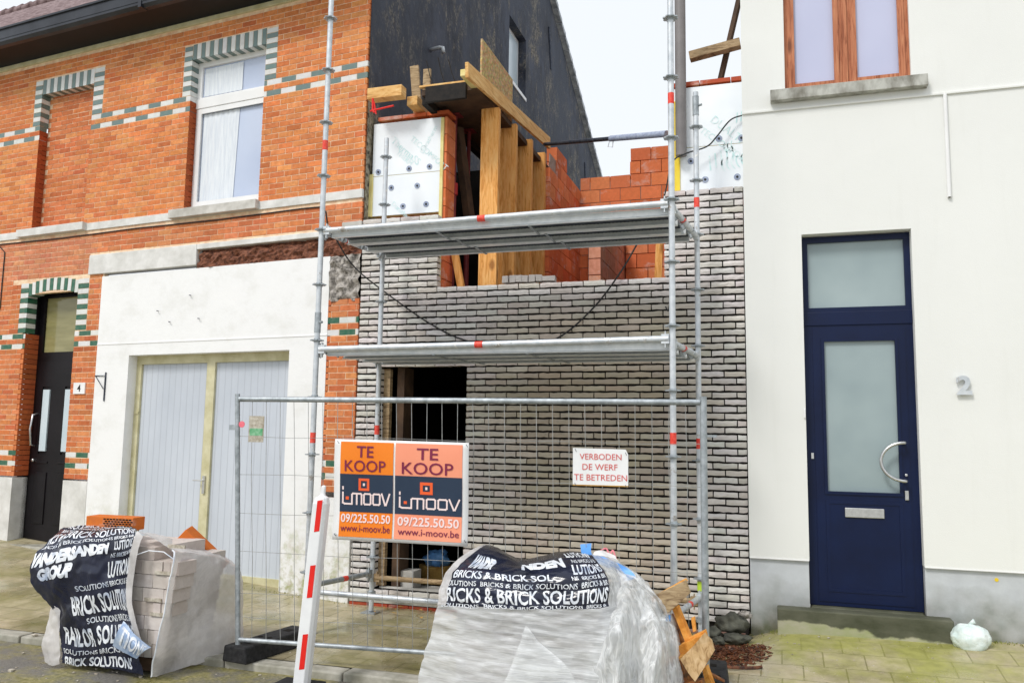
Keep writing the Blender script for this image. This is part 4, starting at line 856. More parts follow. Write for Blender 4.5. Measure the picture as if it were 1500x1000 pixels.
def ledger(p, q, r=.0242, stick=None, m='galv'):
    p = Vector(p); q = Vector(q); b = MB(); d_ = (q-p).normalized(); b.path([p+d_*.03, q-d_*.03], r, 14)
    for c_, s_ in ((p, 1), (q, -1)):
        w_ = c_+d_*s_*.055; b.beam(w_-d_*.03, w_+d_*.03, .035, .075); b.beam(w_+Vector((0, 0, -.07)), w_+Vector((0, 0, .06)), .008, .03)
    l_ = Sx(b, 'ledger', m, smooth=True)
    if stick is not None:
        b = MB(); c_ = p+d_*stick; b.path([c_-d_*.035, c_+d_*.035], r+.001, 14, cap=False); Sx(b, 'sticker', 'sticker', parent=l_)
    return l_
ZU, ZL = 3.53, 2.46
for z in (ZU, ZL):
    ledger((XF0, YF, z-.02), (XF1, YF, z+.01), .027, stick=1.53)
    for xa, xb in ((XF0, XR0), (XF1, XR1)): ledger((xa, YF, z-.02), (xb, YR, z-.03), stick=.4)
ledger((XF0, YF, .36), (XF1, YF, .36)); ledger((XR0, YR, .33), (XR1, YR, .33), m='timber_old')
ledger((XF0, YF, .4), (XR0, YR, .37), stick=.55, m='galv_old'); ledger((XF1, YF, .4), (XR1, YR, .37), stick=.55)
for z in (ZU, ZL):
    for k_ in range(3):
        ya = YF+.045+k_*.318; yb = ya+.3; dk = MB(); xa = XF0+.08+k_*.035; xb = XF1-.03+k_*.035
        # ribbed steel plank profile, ends a little inside the transoms
        t = z-.012; prof = [(ya, t), (ya+.045, t), (ya+.05, t-.012), (ya+.1, t-.012), (ya+.105, t), (ya+.195, t), (ya+.2, t-.012), (ya+.25, t-.012), (ya+.255, t), (yb, t), (yb, t-.055), (yb-.03, t-.06), (yb-.03, t-.054), (yb-.006, t-.05), (yb-.006, t-.012), (ya+.006, t-.012), (ya+.006, t-.05), (ya+.03, t-.054), (ya+.03, t-.06), (ya, t-.055)]
        dk.poly([(xa, p[0], p[1]) for p in prof], (xb-xa, 0, 0)); 
        pk = Sx(dk, 'deck_plank', 'alu')
        b = MB()
        for xx in (-2.78, -1.95): b.box(xx+k_*.06, xx+k_*.06+.022, ya-.002, yb+.016, t-.072, t-.066)
        Sx(b, 'stiffener', 'galv_old', parent=pk)
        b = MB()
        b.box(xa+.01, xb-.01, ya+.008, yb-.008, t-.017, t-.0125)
        b.box(xa+.01, xb-.01, yb+.001, yb+.017, t-.03, t-.012); Sx(b, 'painted_shade_strip', 'dark_steel', parent=pk)  # dark strips added for the shade under and between the planks
        for yy in (ya-.001, yb-.031):
            b = MB(); b.box(xa+.004, xb-.004, yy, yy+.032, t-.064, t-.059); Sx(b, 'lip', 'lip', parent=pk)
        b = MB(); n = 90
        for i in range(n):
            xx = xa+.05+(xb-xa-.1)*i/n
            for yy in (ya+.015, yb-.023): b.box(xx, xx+.012, yy, yy+.008, t-.02, t-.0125)
        Sx(b, 'perforation_ridge', 'dark_steel', parent=pk, kind='stuff')
        b = MB()
        for xx in (xa, xb):
            for yy in (ya+.05, yb-.08): b.beam((xx, yy, t-.03), (xx+(-.05 if xx == xa else .05), yy, t-.0), .03, .06)
        Sx(b, 'hook', 'galv_old', parent=pk)
b = MB(); b.box(XF0+.9, XF0+1.7, YF+.043, YF+.0445, ZL-.03, ZL+.01); Sx(b, 'label_strip', 'sign_white')
b = MB(); b.path([(XR1, YR, .42), (XR1, YR, .5)], .028, 12); Sx(b, 'lime_tape', 'lime')

# ------------------------------------------------------------------ site fence
FP = empty('site_fence', 'galvanised mesh site fence panel standing in front of the scaffold', 'fence', (-3.98, -2.2, 0), math.atan2(.4, 3.5))
FL = 3.515
b = MB(); b.path([(.085, 0, .06), (-.03, 0, 2.0)], .019, 14); b.path([(FL, 0, .06), (FL, 0, 2.0)], .024, 14); b.path([(-.01, 0, 1.96), (FL-.02, 0, 1.96)], .021, 14); b.path([(.09, 0, .155), (FL-.02, 0, .155)], .017, 14); b.build('frame', 'galv_old', FP, smooth=True)
b = MB()
for i in range(1, 30):
    x_ = i*FL/30; dx = random.uniform(-.006, .006); sh_ = lambda z: (.09-.115*z/2)*(1-i/30); pts = [(x_+sh_(.16+.3*k_)+dx*math.sin(k_*1.7+i), .004*math.sin(k_+i), .16+1.8*k_/6) for k_ in range(7)]; b.path(pts, .0023, 5)
for z_ in (1.67, 1.38, 1.09, .8, .5, .32):
    b.path([(FL*k_/8+(.09-.115*z_/2)*(1-k_/8), .004, z_+.006*math.sin(k_*2.1+z_*9)) for k_ in range(9)], .0019, 5)
b.build('wire_mesh', 'wire', FP)
b = MB(); b.box(-.08, -.005, -.01, .01, 1.72, 1.76); b.box(FL+.02, FL+.09, -.006, .006, 1.72, 1.735); b.build('coupler', 'galv_old', FP)
def foot(loc, rz, label):
    e = empty('rubber_block', label, 'fence foot', loc, rz, 'black rubber feet of the site fence')
    b = MB(); pr = [(-.12, 0), (.12, 0), (.105, .12), (-.105, .12)]
    b.poly([(p[0], -.36, p[1]) for p in pr], (0, .76, 0)); b.build('block', 'rubber', e, bevel=.012)
    b = MB()
    for y_ in (-.24, .2): b.box(-.035, .035, y_, y_+.07, .118, .1215)
    for y_, x_ in ((-.03, -.05), (-.03, .04)): b.path([(x_, y_, .118), (x_, y_, .1218)], .022, 12)
    b.build('socket', 'dark', e); return e
f1 = foot((-3.83, -1.9, .0), R(-8), 'black rubber fence foot on the paving beside the brick stack')
f2 = dup(f1, (-.46, -1.72, .0), R(4), 'black rubber fence foot half hidden by splintered pallet wood')
# for-sale board
fs_dir = math.atan2(.4, 3.5)
fx = Vector((math.cos(fs_dir), math.sin(fs_dir), 0))
so = Vector((-3.98, -2.2, 0))+fx*.82+Vector((0, -.035, 0))
SG = empty('for_sale_sign', 'orange and salmon for sale board hung on the fence', 'sign', so, fs_dir)
SW, SZ0, SZ1 = 1.035, .925, 1.665
def sx(c): return (c-470)/550*SW
def szz(c, x=745): return SZ1-(c-242)/441*(SZ1-SZ0)
def bend(o):
    for v in o.data.vertices:
        u = v.co.x/SW; v.co.y += -.028*math.sin(math.pi*u)*-1*.6+.012*math.sin(v.co.z*7); v.co.z -= .012*u
    return o
def fine_rect(x0, x1, z0, z1, y, name, m, n=16):
    b = MB(); vs = []
    for j in range(n+1):
        for i in range(n+1): vs.append((x0+(x1-x0)*i/n, y, z0+(z1-z0)*j/n))
    b.add(vs, [(j*(n+1)+i, j*(n+1)+i+1, (j+1)*(n+1)+i+1, (j+1)*(n+1)+i) for j in range(n) for i in range(n)]); return bend(b.build(name, m, SG, smooth='all'))
bo = fine_rect(0, SW, SZ0, SZ1, 0, 'board', 'sign_white'); s_ = bo.modifiers.new('t', 'SOLIDIFY'); s_.thickness = .006; s_.offset = -1
for (l0, l1, mm, col2) in ((496, 714, 'orange', 'pinkwhite'), (722, 996, 'salmon', 'pinkwhite')):
    fine_rect(sx(l0), sx(l1), szz(668), szz(252), -.004, 'poster', mm); fine_rect(sx(l0), sx(l1), szz(560), szz(394), -.006, 'poster_band', 'navy')
def st(s, c0, c1, r0, r1, m, bold=.0, y=-.0085):
    return bend(flat_text(s, sx(c0), szz(r1), sx(c1)-sx(c0), szz(r0)-szz(r1), m, SG, y, 'lettering', bold))
st('TE', 563, 632, 270, 320, 'plum', .012); st('KOOP', 515, 683, 333, 383, 'plum', .006)
st('TE', 810, 898, 272, 322, 'plum', .012); st('KOOP', 750, 960, 334, 386, 'plum', .006)
st('09/225.50.50', 503, 705, 568, 606, 'pinkwhite', .02); st('www.i-moov.be', 503, 705, 614, 645, 'plum', .004)
st('09/225.50.50', 735, 985, 571, 610, 'pinkwhite', .02); st('www.i-moov.be', 738, 986, 620, 649, 'plum', .006)
def logo(c0, c1, r0, r1, q0, q1, t0, t1):
    X = lambda t: sx(c0+(c1-c0)*t); Z = lambda t: szz(r1+(r0-r1)*t); b = MB(); w_ = .0125
    def stroke(pts, w2=w_):
        pts = [Vector((X(p[0]), -.0085, Z(p[1]))) for p in pts]
        for p, q in zip(pts, pts[1:]):
            d_ = (q-p).normalized()*w2*.5; n_ = Vector((-d_.z, 0, d_.x)); b.add([p-d_-n_, q+d_-n_, q+d_+n_, p-d_+n_], [(0, 1, 2, 3)])
    stroke([(.03, .68), (.03, .1), (.07, .04), (.22, .04)]); stroke([(.03, .9), (.03, 1.0)])
    stroke([(.22, .04), (.22, .58), (.24, .64), (.4, .64), (.42, .58), (.42, .04)]); stroke([(.32, .64), (.32, .04)])
    for a_, e_ in ((.47, .61), (.66, .8)): stroke([(a_, .12), (a_, .58), (a_+.02, .64), (e_-.02, .64), (e_, .58), (e_, .1), (e_-.02, .04), (a_+.02, .04), (a_, .12)])
    stroke([(.84, .66), (.91, .04), (.93, .04), (1.0, .66)])
    bend(b.build('logo_lettering', 'pinkwhite', SG))
    b = MB(); xa, xb, za, zb = sx(t0), sx(t1), szz(q1), szz(q0); m_ = (xb-xa)*.22
    b.panel(xa, xb, za, zb, -.0085, -.008, [(xa+m_, xb-m_, za+m_, zb-m_)]); x1_ = X(.12); b.box(x1_-.011, x1_+.013, -.0088, -.008, Z(.28), Z(.46)); bend(b.build('logo_square', 'orange_red', SG))
    b = MB(); b.box((xa+xb)/2-.008, (xa+xb)/2+.008, -.0088, -.008, (za+zb)/2-.01, (za+zb)/2+.01); bend(b.build('logo_dot', 'pinkwhite', SG))
logo(503, 700, 452, 528, 412, 466, 573, 617); logo(735, 985, 466, 535, 419, 472, 825, 877)
b = MB()
for (u_, z_) in ((.02, SZ1-.02), (SW-.02, SZ1-.03), (.02, SZ0+.04), (SW-.02, SZ0+.03)): b.path([(u_, .02, z_), (u_, -.01, z_+.004), (u_+.01, -.012, z_-.01), (u_+.01, .03, z_)], .0025, 5)
b.build('tie', 'dark_steel', SG)
# site warning board
vo = Vector((-3.98, -2.2, 0))+fx*2.61+Vector((0, -.02, 0))
VB = empty('warning_sign', 'small white board with red lettering tied to the fence', 'sign', vo, fs_dir)
b = MB(); b.poly([(0, 0, 1.375), (.39, 0, 1.365), (.39, 0, 1.59), (.372, 0, 1.625), (0, 0, 1.63)], (0, .004, 0)); b.build('board', 'sign_white', VB)
for s_, xa, xb, za, zb in (('VERBODEN', .048, .343, 1.55, 1.592), ('DE WERF', .068, .315, 1.478, 1.52), ('TE BETREDEN', .01, .382, 1.405, 1.447)):
    flat_text(s_, xa, za, xb-xa, zb-za, 'red_letter', VB, -.003, 'lettering', .0)
b = MB(); b.box(.0, .39, -.001, .005, 1.366, 1.374); b.build('rusty_edge', 'leaf', VB)
b = MB()
for (u_, z_) in ((.015, 1.62), (.37, 1.6), (.015, 1.38), (.37, 1.375)): b.path([(u_, .02, z_), (u_, -.004, z_+.003), (u_+.008, -.006, z_-.012), (u_+.012, .02, z_-.02)], .002, 5)
b.build('tie', 'dark_steel', VB)
to = Vector((-3.98, -2.2, 0))+fx*.09+Vector((0, -.012, 0))
TG = empty('label_card', 'small weathered card with green band at the left end of the fence', 'card', to, fs_dir)
b = MB(); b.box(0, .125, -.002, .002, 1.63, 1.83); b.build('card', 'debris', TG)
b = MB(); b.box(.01, .118, -.004, -.003, 1.68, 1.735); b.build('green_band', 'print_green' if 'print_green' in M else 'glazed', TG) if False else None
M['green'] = mottled('faded_green_print', (.08, .35, .15, 1), (.3, .55, .35, 1), 30, bump=0)
b.build('green_band', 'green', TG)
b = MB(); b.path([(-.06, .0, 1.765), (-.06, -.004, 1.765)], .025, 14); b.build('pink_spot', 'pink', TG)

# ------------------------------------------------------------------ red and white post
BP = empty('barrier_post', 'white roadside post with three red reflectors standing at the kerb', 'post', (-3.135, -2.52, -.05))
b = MB(); pr = [(-.055, -.035), (-.04, -.06), (.04, -.06), (.055, -.035), (.055, .015), (-.055, .015)]
rings = []
for z_, k_ in ((.0, 1.), (1.27, 1.), (1.31, .8), (1.325, .35), (1.34, .3), (1.37, .3), (1.39, .28), (1.395, .1)):
    rings.append([(p[0]*k_+z_*.078, p[1]*k_, z_) for p in pr])
vs = [v for r_ in rings for v in r_]; n = len(pr)
b.add(vs, [(i*n+j, i*n+(j+1) % n, (i+1)*n+(j+1) % n, (i+1)*n+j) for i in range(len(rings)-1) for j in range(n)]+[tuple(range(n))[::-1], tuple((len(rings)-1)*n+j for j in range(n))])
b.build('shaft', 'post_white', BP, bevel=.006)
for z0_, z1_ in ((.16, .4), (.635, .86), (1.08, 1.3)):
    b = MB(); b.add([(-.005+z0_*.078, -.0625, z0_), (.036+z0_*.078, -.0625, z0_+.008), (.036+z1_*.078, -.0625, z1_), (-.005+z1_*.078, -.0625, z1_-.008)], [(0, 1, 2, 3)]); b.build('reflector', 'sign_red', BP)
b = MB(); b.poly([(-.2, -.12, 0), (.12, -.12, 0), (.12, .12, 0), (-.2, .12, 0)], (0, 0, .05)); b.build('base', 'rubber', BP, bevel=.01)

# ------------------------------------------------------------------ left brick stack wrapped in film
BS = empty('brick_stack', 'stack of pale bricks half wrapped in printed film at the kerb', 'brick stack', (-4.7, -2.2, -.05))
def K(b, *a, parent=None, **k_):
    b.v = [(v[0]+4.7, v[1]+2.2, v[2]+.05) for v in b.v]; return b.build(*a, parent or BS, **k_)
PB = [(.68, .62, .58), (.72, .66, .62), (.64, .58, .53), (.73, .68, .65)]
b = MB(); z_ = .07; lay = 0
lean = lambda z: .2*z
x00, x11, y00, y11 = -5.2, -4.29, -2.58, -1.88
while z_ < .74:
    hh = .098
    # front face bricks: alternating stretchers and headers
    x_ = x00
    while x_ < x11-.01:
        w_ = random.choice((.19, .065, .19, .13, .065)); w_ = min(w_, x11-x_)
        b.box(x_+.003+lean(z_), x_+w_-.003+lean(z_), y00+random.uniform(0, .012), y00+.2, z_+.002, z_+hh-.002, jc(random.choice(PB), .06, .02), .002); x_ += w_
    y_ = y00+.2
    while y_ < y11:
        w_ = random.choice((.065, .065, .065, .19)); b.box(x11-.3+lean(z_), x11-.05-.06*(y_-y00)+lean(z_)*.8+random.uniform(-.012, 0), y_+.003, min(y_+w_, y11)-.003, z_+.002, z_+hh-.002, jc(random.choice(PB), .06, .02), .002); y_ += w_
    b.box(x00+lean(z_), x11-.31+lean(z_), y00+.205, y11, z_+.002, z_+hh-.003, (.5, .45, .4), .002)
    z_ += hh; lay += 1

x_ = x00+.2
while x_ < -4.55: b.box(x_+.003, x_+.2-.003, y00+.03, y11-.1, z_+.002, z_+.09, jc(random.choice(PB), .06, .02), .002); x_ += .2
K(b, 'bricks', 'brick_pale')
b = MB()
for (xx, zz) in ((-4.36, .87), (-4.42, .675), (-4.46, .48), (-4.38, .38)):      # frogs pressed into some faces
    b.box(xx-.075+lean(zz)-.0, xx+.075+lean(zz), y00-.008, y00+.004, zz-.012, zz+.012)
K(b, 'brick_frog', 'debris')
# printed film, front and top
yf = -2.66
rows = [
 [P(86, 968, yf+.02), P(112, 974, yf), P(150, 978, yf-.01), P(190, 985, yf-.01), P(214, 990, yf)],
 [P(84, 920, yf), P(112, 930, yf-.03), P(150, 935, yf-.03), P(185, 935, yf-.03), P(206, 945, yf-.01)],
 [P(70, 885, yf-.02), P(100, 885, yf-.05), P(145, 885, yf-.05), P(175, 885, yf-.04), P(188, 888, yf-.02)],
 [P(45, 850, yf-.05), P(85, 845, yf-.08), P(135, 840, yf-.07), P(170, 840, yf-.04), P(190, 838, yf-.02)],
 [P(50, 815, yf-.03), P(90, 810, yf-.05), P(140, 805, yf-.05), P(175, 803, yf-.03), P(196, 798, yf-.01)],
 [P(75, 790, yf+.1), P(100, 785, yf+.03), P(140, 785, yf), P(175, 782, yf), P(200, 780, yf+.02)],
 [P(92, 774, yf+.3), P(120, 772, yf+.25), P(150, 772, yf+.2), P(175, 772, yf+.15), P(200, 775, yf+.15)],
 [P(110, 772, yf+.7), P(130, 772, yf+.7), P(155, 773, yf+.7), P(178, 774, yf+.7), P(203, 777, yf+.7)]]
S1 = surface(rows, .018, 5, 3)
def m1(u, v): return not (v < .34 and u < .1-.3*v) and not (.93 < u and v < .12)
pf = K(sheet_mesh(S1, 90, 90, mask=m1), 'printed_film', 'film_print', smooth='all')
off_ = Vector((4.7, 2.2, .05)); S1b = lambda u, v: S1(u, v)+off_
CAMs = CAM; 
def wt(s, S, u0, u1, v0, v1, par, o_, m='ink_white', **k_):
    global CAM
    sv = CAM; CAM = CAM+o_; r_ = warp_text(s, S, u0, u1, v0, v1, m, par, **k_); CAM = sv; return r_
T1 = [('RICK & BRICK SOLUTIONS BRICK', .1, .97, .855, .91, .02), ('BRICKS & BRICK SOLUTIONS BRICKS & BRICK', .08, .97, .81, .84, .01), ('KS & BRICK SOLUTIONS', .04, .97, .695, .79, .02),
      ('BRICKS & BRICK SOLUTIONS BRICKS & BR', .04, .97, .645, .675, .01), ('VANDERSANDEN', .01, .64, .53, .62, .07), ('GROUP', .1, .36, .44, .52, .07),
      ('LUTIONS', .7, .97, .55, .63, .03), ('NS BRICKS & BR', .68, .97, .505, .53, .01), ('LUTIONS', .66, .97, .4, .485, .03), ('SOLUTIONS BRICKS & BR', .36, .97, .36, .385, .01),
      ('BRICK SOLUTIONS', .28, .97, .255, .34, .03), ('SOLUTIONS BRICKS & BR', .4, .97, .215, .24, .01), ('RAILOR SOLUTIONS', .14, .95, .12, .2, .03), ('SOLUTIONS BRICKS & BRICK', .12, .93, .085, .105, .01), ('BRICK SOLUTIONS', .14, .8, .015, .07, .03)]
for s_, u0_, u1_, v0_, v1_, bo_ in T1: wt(s_, S1b, u0_, u1_, v0_, v1_, pf, off_, bold=bo_, nv=5, slope=.06)
# turned back flap
rows = [[P(165, 945, yf-.08), P(190, 960, yf-.1), P(200, 965, yf-.1)], [P(172, 925, yf-.12), P(198, 945, yf-.14), P(212, 952, yf-.12)], [P(180, 908, yf-.08), P(200, 930, yf-.1), P(222, 948, yf-.06)]]
S1f = surface(rows, .006, 8, 5); M['film_flap'] = mottled('turned_film_flap', (.2, .3, .5, 1), (.5, .6, .75, 1), 12, .3, bump=.3, bscale=20)
fl = K(sheet_mesh(S1f, 14, 14), 'film_flap', 'film_flap', smooth='all'); wt('TIONS', lambda u, v: S1f(u, v)+off_, .1, .9, .2, .8, fl, off_, bold=.03)
# white edge strip between printed film and exposed bricks
rows = [[P(204, 948, yf-.02), P(212, 952, yf)], [P(185, 885, yf-.05), P(194, 885, yf-.03)], [P(187, 838, yf-.04), P(197, 838, yf-.03)], [P(194, 795, yf-.03), P(204, 800, yf-.02)], [P(202, 776, yf), P(210, 785, yf)]]
K(sheet_mesh(surface(rows, .004, 9, 2), 5, 40), 'film_hem', 'film_milky', smooth='all')
# milky film: right side, wrapping top
yr = -1.82
rows = [[P(222, 992, yf+.0), P(250, 984, -2.45), P(290, 972, -2.25), P(325, 962, -2.05), P(357, 952, yr)],
        [P(232, 940, yf), P(258, 935, -2.45), P(292, 928, -2.25), P(326, 920, -2.05), P(356, 915, yr)],
        [P(243, 880, yf), P(266, 876, -2.45), P(296, 872, -2.25), P(328, 868, -2.05), P(357, 865, yr)],
        [P(254, 820, yf), P(274, 818, -2.42), P(300, 822, -2.25), P(328, 832, -2.05), P(356, 845, yr)],
        [P(252, 805, yf+.06), P(272, 806, -2.4), P(298, 809, -2.2), P(325, 815, -2.0), P(347, 828, yr)],
        [P(228, 790, yf+.1), P(255, 797, -2.3), P(285, 804, -2.1), P(312, 808, -1.95), P(334, 818, yr+.05)],
        [P(203, 779, yf+.2), P(232, 782, -2.2), P(262, 795, -2.0), P(290, 806, -1.9), P(318, 812, yr+.1)]]
S2 = surface(rows, .012, 6, 9)
K(sheet_mesh(S2, 60, 70), 'milky_film', 'film_milky', smooth='all')
b = MB(); b.path([S2(0, v) for v in [i/30*.66 for i in range(31)]], .006, 6); b.path([P(255, 819, yf), P(240, 808, yf), P(218, 806, yf), P(200, 812, yf)], .004, 6); K(b, 'film_hem', 'ink_white')
# loose film at the left corner
rows = [[P(66, 968, yf), P(76, 974, yf-.02), P(88, 972, yf-.01)], [P(62, 945, yf), P(74, 948, yf-.03), P(88, 945, yf-.02)], [P(70, 910, yf), P(78, 910, yf-.02), P(88, 908, yf-.02)], [P(74, 880, yf), P(80, 880, yf-.02), P(90, 880, yf)]]
K(sheet_mesh(surface(rows, .008, 9, 12), 16, 36), 'film_corner', 'film_milky', smooth='all')
b = MB(); b.box(-5.15, -4.3, -2.56, -2.0, -.03, .06, j=.01); K(b, 'pallet', 'interior_brown')
def hollow(loc, rot, label):
    e = empty('hollow_brick', label, 'brick', loc, 0, 'orange perforated bricks on the left stack'); e.rotation_euler = rot
    b = MB(); b.box(-.215, .215, -.07, .07, -.05, .05, (.75, .2, .03), .002); b.build('body', 'brick_block', e, bevel=.004)
    b = MB()
    for r_ in range(5):
        for c_ in range(9):
            x_ = -.055+c_*.029+(.014 if r_ % 2 else 0); b.box(x_, x_+.02, -.0725, -.069, -.04+r_*.017, -.03+r_*.017)
    b.build('perforation', 'dark', e); return e
hollow((-5.03, -2.28, .975), (0, 0, R(4)), 'orange perforated brick lying on top of the left film wrapped stack')
hollow((-4.47, -1.9, .745), (R(10), R(42), R(25)), 'orange perforated brick tilted behind the left stack')

# ------------------------------------------------------------------ right stack wrapped in stretch film
RS = empty('brick_stack', 'brick stack tightly wrapped in wrinkled film with a printed cap, front centre', 'brick stack', (-1.6, -2.1, -.05))
o2 = Vector((1.6, 2.1, .05))
def K2(b, *a, parent=None, **k_):
    b.v = [(v[0]+o2.x, v[1]+o2.y, v[2]+o2.z) for v in b.v]; return b.build(*a, parent or RS, **k_)
b = MB(); z_ = .05
while z_ < .66:
    x_ = -2.05
    while x_ < -1.2:
        w_ = random.choice((.2, .065)); b.box(x_, x_+w_-.004, -2.42, -1.75, z_, z_+.06, jc(random.choice(PB), .1), .002); x_ += w_
    z_ += .065
K2(b, 'bricks', 'brick_pale')
yb = -2.6
rows = [
 [P(603, 1075, yb+.1), P(680, 1085, yb), P(760, 1090, yb-.02), P(850, 1090, yb-.02), P(925, 1085, yb+.02), P(985, 1060, -2.2), P(1000, 1040, -1.7)],
 [P(614, 990, yb+.12), P(690, 1000, yb), P(770, 1002, yb-.02), P(850, 1000, yb-.02), P(915, 995, yb+.02), P(960, 985, -2.2), P(985, 970, -1.7)],
 [P(630, 930, yb+.12), P(695, 936, yb), P(770, 938, yb-.01), P(850, 938, yb-.01), P(905, 932, yb+.04), P(940, 925, -2.2), P(965, 915, -1.7)],
 [P(641, 885, yb+.12), P(700, 889, yb+.01), P(770, 891, yb), P(845, 892, yb), P(892, 888, yb+.06), P(925, 880, -2.2), P(945, 872, -1.7)],
 [P(645, 862, yb+.13), P(700, 864, yb+.02), P(770, 868, yb+.01), P(845, 868, yb+.02), P(893, 864, yb+.08), P(920, 858, -2.2), P(935, 850, -1.7)],
 [P(655, 838, yb+.16), P(700, 842, yb+.05), P(770, 848, yb+.04), P(845, 845, yb+.05), P(888, 840, yb+.14), P(910, 835, -2.15), P(925, 835, -1.7)],
 [P(676, 816, yb+.25), P(712, 828, yb+.18), P(765, 832, yb+.15), P(840, 825, yb+.18), P(878, 826, yb+.25), P(900, 822, -2.1), P(912, 825, -1.7)],
 [P(702, 800, yb+.5), P(724, 806, yb+.42), P(768, 824, yb+.4), P(830, 812, yb+.45), P(866, 812, yb+.5), P(888, 815, -1.95), P(900, 818, -1.6)],
 [P(718, 797, -1.7), P(732, 803, -1.7), P(765, 818, -1.7), P(820, 808, -1.7), P(850, 808, -1.7), P(870, 812, -1.65), P(885, 815, -1.5)]]
S3 = surface(rows, .009, 6, 21, (1, 1, 2.2))
# lower: stretch film; upper: printed cap
low = K2(sheet_mesh(S3, 130, 60, 0, 1, 0, .375), 'stretch_film', 'film_stretch', smooth='all')
cap = K2(sheet_mesh(S3, 100, 90, .015, .665, .375, 1.), 'printed_film', 'film_print', smooth='all')
K2(sheet_mesh(S3, 40, 60, .665, 1, .375, 1.), 'stretch_film', 'film_clear', smooth='all')
S3s = lambda u, v: S3(u, v)+Vector((0, -.006, .002))
K2(sheet_mesh(S3s, 10, 60, -.0, .05, .375, .97), 'film_hem', 'film_milky', smooth='all')
S3b = lambda u, v: S3(u, v)+o2
for s_, u0_, u1_, v0_, v1_, bo_ in (('SOLUTIONS  BRICKS & BRICK SOLUTIONS  BRICKS &', .03, .65, .378, .4, .01), ('BRICKS & BRICK SOLUTIONS', .02, .655, .41, .525, .02), ('SOLUTIONS  BRICKS & BRICK SOLUTIONS  BRICKS & BR', .03, .655, .54, .58, .01),
      ('BRICKS & BRICK SOL', .06, .42, .6, .665, .02), ('NS  BRICKS & BR', .48, .655, .6, .635, .01), ('VANDER', .09, .21, .7, .82, .07), ('NDEN', .33, .47, .72, .83, .07), ('LUTIONS', .49, .65, .65, .74, .03), ('NS BRICKS & B', .5, .64, .76, .8, .01), ('LUTIONS', .49, .63, .82, .9, .03)):
    wt(s_, S3b, u0_, u1_, v0_, v1_, cap, o2, bold=bo_, nv=4, slope=.02)
# second fold of film with a triangular edge on the front
rows = [[P(735, 1010, yb-.05), P(790, 1015, yb-.06), P(850, 1010, yb-.06)], [P(755, 960, yb-.04), P(790, 965, yb-.05), P(830, 975, yb-.05)], [P(770, 915, yb-.03), P(775, 920, yb-.04), P(790, 940, yb-.03)]]
K2(sheet_mesh(surface(rows, .008, 7, 31), 24, 30), 'film_fold', 'film_stretch', smooth='all')
# big loose drape on the right
rows = [
 [P(862, 1060, -2.45), P(900, 1060, -2.6), P(935, 1060, -2.45), P(965, 1050, -2.5), P(995, 1040, -2.2)],
 [P(858, 1000, -2.55), P(900, 995, -2.7), P(930, 1000, -2.5), P(960, 1000, -2.55), P(990, 985, -2.15)],
 [P(868, 950, -2.55), P(900, 945, -2.7), P(935, 945, -2.5), P(965, 945, -2.5), P(998, 950, -2.0)],
 [P(885, 905, -2.5), P(910, 900, -2.6), P(940, 900, -2.4), P(960, 900, -2.35), P(990, 915, -1.95)],
 [P(893, 868, -2.35), P(915, 862, -2.4), P(935, 860, -2.3), P(952, 868, -2.2), P(972, 880, -1.95)],
 [P(890, 840, -2.2), P(905, 838, -2.25), P(922, 842, -2.15), P(935, 848, -2.1), P(948, 858, -1.9)],
 [P(880, 822, -1.9), P(895, 820, -1.95), P(915, 828, -1.9), P(925, 838, -1.85), P(938, 846, -1.8)]]
S4 = surface(rows, .03, 5, 44, (1.6, 1.6, .6))
K2(sheet_mesh(S4, 110, 110), 'loose_film', 'film_clear', smooth='all')
rows = [[P(955, 1050, -2.2), P(985, 1045, -2.3), P(1010, 1040, -2.2)], [P(950, 985, -2.2), P(985, 990, -2.25), P(1000, 990, -2.1)], [P(945, 930, -2.2), P(975, 930, -2.2), P(1000, 960, -2.0)], [P(935, 880, -2.1), P(950, 880, -2.15), P(965, 890, -2.0)], [P(930, 850, -1.9), P(938, 850, -1.95), P(948, 858, -1.9)]]
K2(sheet_mesh(surface(rows, .025, 6, 51, (1.6, 1.6, .6)), 50, 80), 'loose_film', 'film_clear', smooth='all')
# blue strap and pink cord on top
rows = [[P(850, 797, -1.85), P(866, 795, -1.85)], [P(853, 812, -2.0), P(868, 812, -1.95)], [P(870, 822, -2.15), P(885, 815, -2.1)], [P(905, 838, -2.1), P(920, 832, -2.1)], [P(915, 852, -2.2), P(932, 845, -2.15)]]
b = sheet_mesh(surface(rows, .004, 9, 5), 6, 40); b.build('strap', 'bag_blue', smooth='all', label='light blue strap draped over the top right of the wrapped stack', cat='strap')
rows = [[P(870, 820, -1.98), P(905, 835, -2.0)], [P(872, 808, -1.95), P(908, 828, -1.95)], [P(882, 806, -1.85), P(902, 815, -1.85)]]
sheet_mesh(surface(rows, .012, 9, 7), 12, 12).build('plastic_scrap', 'sign_white', smooth='all', label='pale pink white plastic scrap crumpled behind the blue strap', cat='plastic scrap')
b = MB(); b.path(hang([P(880, 806, -1.84), P(888, 803, -1.84), P(893, 812, -1.84), P(898, 806, -1.84), P(903, 820, -1.84), P(906, 828, -1.86)]), .006, 6); b.build('cord', 'pink', label='thin red pink cord curled over the plastic scrap', cat='cord')
